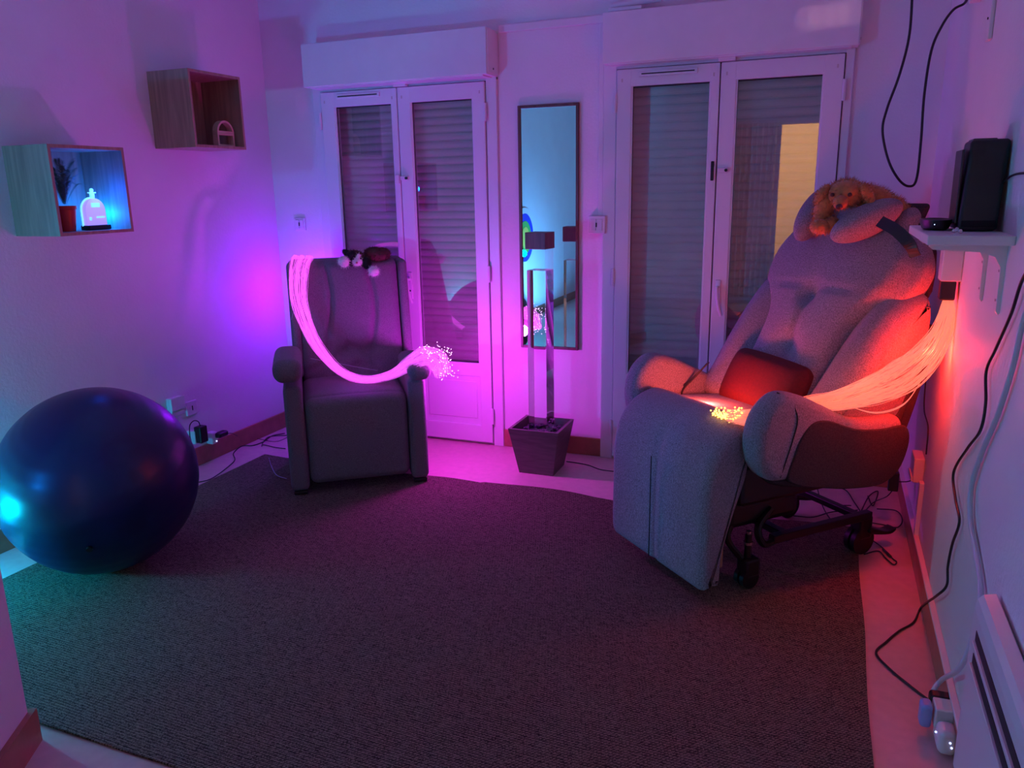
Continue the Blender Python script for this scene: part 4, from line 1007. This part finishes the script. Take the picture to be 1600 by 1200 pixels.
# ------------------------------------------------------------------ the part of the room behind the camera (seen in mirror and panes)
def projector(loc, label, m):
    t = empty('led_projector', loc, 0, label, 'lamp')
    sharp(obj('housing', lathe(bmesh.new(), [(.07, 0), (.08, .02), (.08, .13), (.07, .16), (.045, .17)], 0, 0), M['black'], t))
    obj('lens', ell(bmesh.new(), (0, 0, .17), (.042, .042, .02)), m, t, True)
    return t
t = projector((-3.38, -2.86, 0), 'round cyan LED projector lamp on the floor between ball and left wall', M['ledc'])
light('cyan_beam', 'POINT', (0, 0, .26), E_TEAL, (.0, .30, 1.0), .05, parent=t)
light('green_beam', 'POINT', (.06, -.03, .27), E_GREEN, (.0, 1.0, .5), .05, parent=t)
t = projector((-2.6, -4.7, 0), 'round blue LED projector lamp on the floor behind the partition', M['ledc'])
light('cyan_wall_wash', 'SPOT', (.0, 0, .26), E_BLUE, (.10, .50, 1.0), .05, parent=t, target=(-.88, -.62, 1.1), spot=1.75, blend=.35)
t = empty('fill_light_stand', (-3.3, -4.2, 0), 0, 'added unseen black stem with a blue fill light head beside left wall, behind the partition', 'lamp')  # added blue fill for the back wall, out of view, shaped as a lamp
bm = lathe(bmesh.new(), [(.10, 0), (.10, .012), (.012, .02), (.010, .80), (.01, .82)], 0, 0); sharp(obj('stand', bm, M['black'], t))
hd = Vector((2.4, 4.2, 1.7)).normalized(); bm = cyl(bmesh.new(), Vector((0, 0, .86)) - hd * .08, Vector((0, 0, .86)) + hd * .03, .035, .05); sharp(obj('spot_head', bm, M['black'], t))
light('blue_fill_spot', 'SPOT', Vector((0, 0, .86)) + hd * .05, E_SPOT, (.06, .33, 1.0), .04, parent=t, target=Vector((0, 0, .86)) + hd * 2, spot=math.radians(80), blend=.7)
t = empty('ring_disc', (XL + .003, -4.72, 1.02), 0, 'round wall disc with coloured rings, seen in the mirror', 'wall disc')
for i, (r, mk) in enumerate(((.36, 'rw'), (.29, 'rb'), (.20, 'rg'), (.13, 'ry'))):
    obj('ring', cyl(bmesh.new(), (.001 if i == 0 else .012 + .003 * (i - 1), 0, 0), (.012 + .003 * i, 0, 0), r, n=64), M[mk], t)
bm = bmesh.new(); P = [(-1.35 + .6 * i / 60, YF + .06 + .03 * math.sin(i * .9)) for i in range(61)]
a = [(bm.verts.new((x, y, .05)), bm.verts.new((x, y, 2.4))) for x, y in P]; b = [(bm.verts.new((x, y - .004, .05)), bm.verts.new((x, y - .004, 2.4))) for x, y in P]
for q in (a, b):
    for i in range(60): bm.faces.new((q[i][0], q[i + 1][0], q[i + 1][1], q[i][1]))
tag(obj('curtain', bm, M['curt'], smooth=True), 'pale curtain beside the lit doorway, seen as a reflection', 'curtain')
bm = bmesh.new(); box(bm, DX0 - .07, DX0, YF, YF + .02, 0, DZ + .07); box(bm, DX1, DX1 + .07, YF, YF + .02, 0, DZ + .07); box(bm, DX0, DX1, YF, YF + .02, DZ, DZ + .07)
struct('trim_5', bm, M['trimw'])
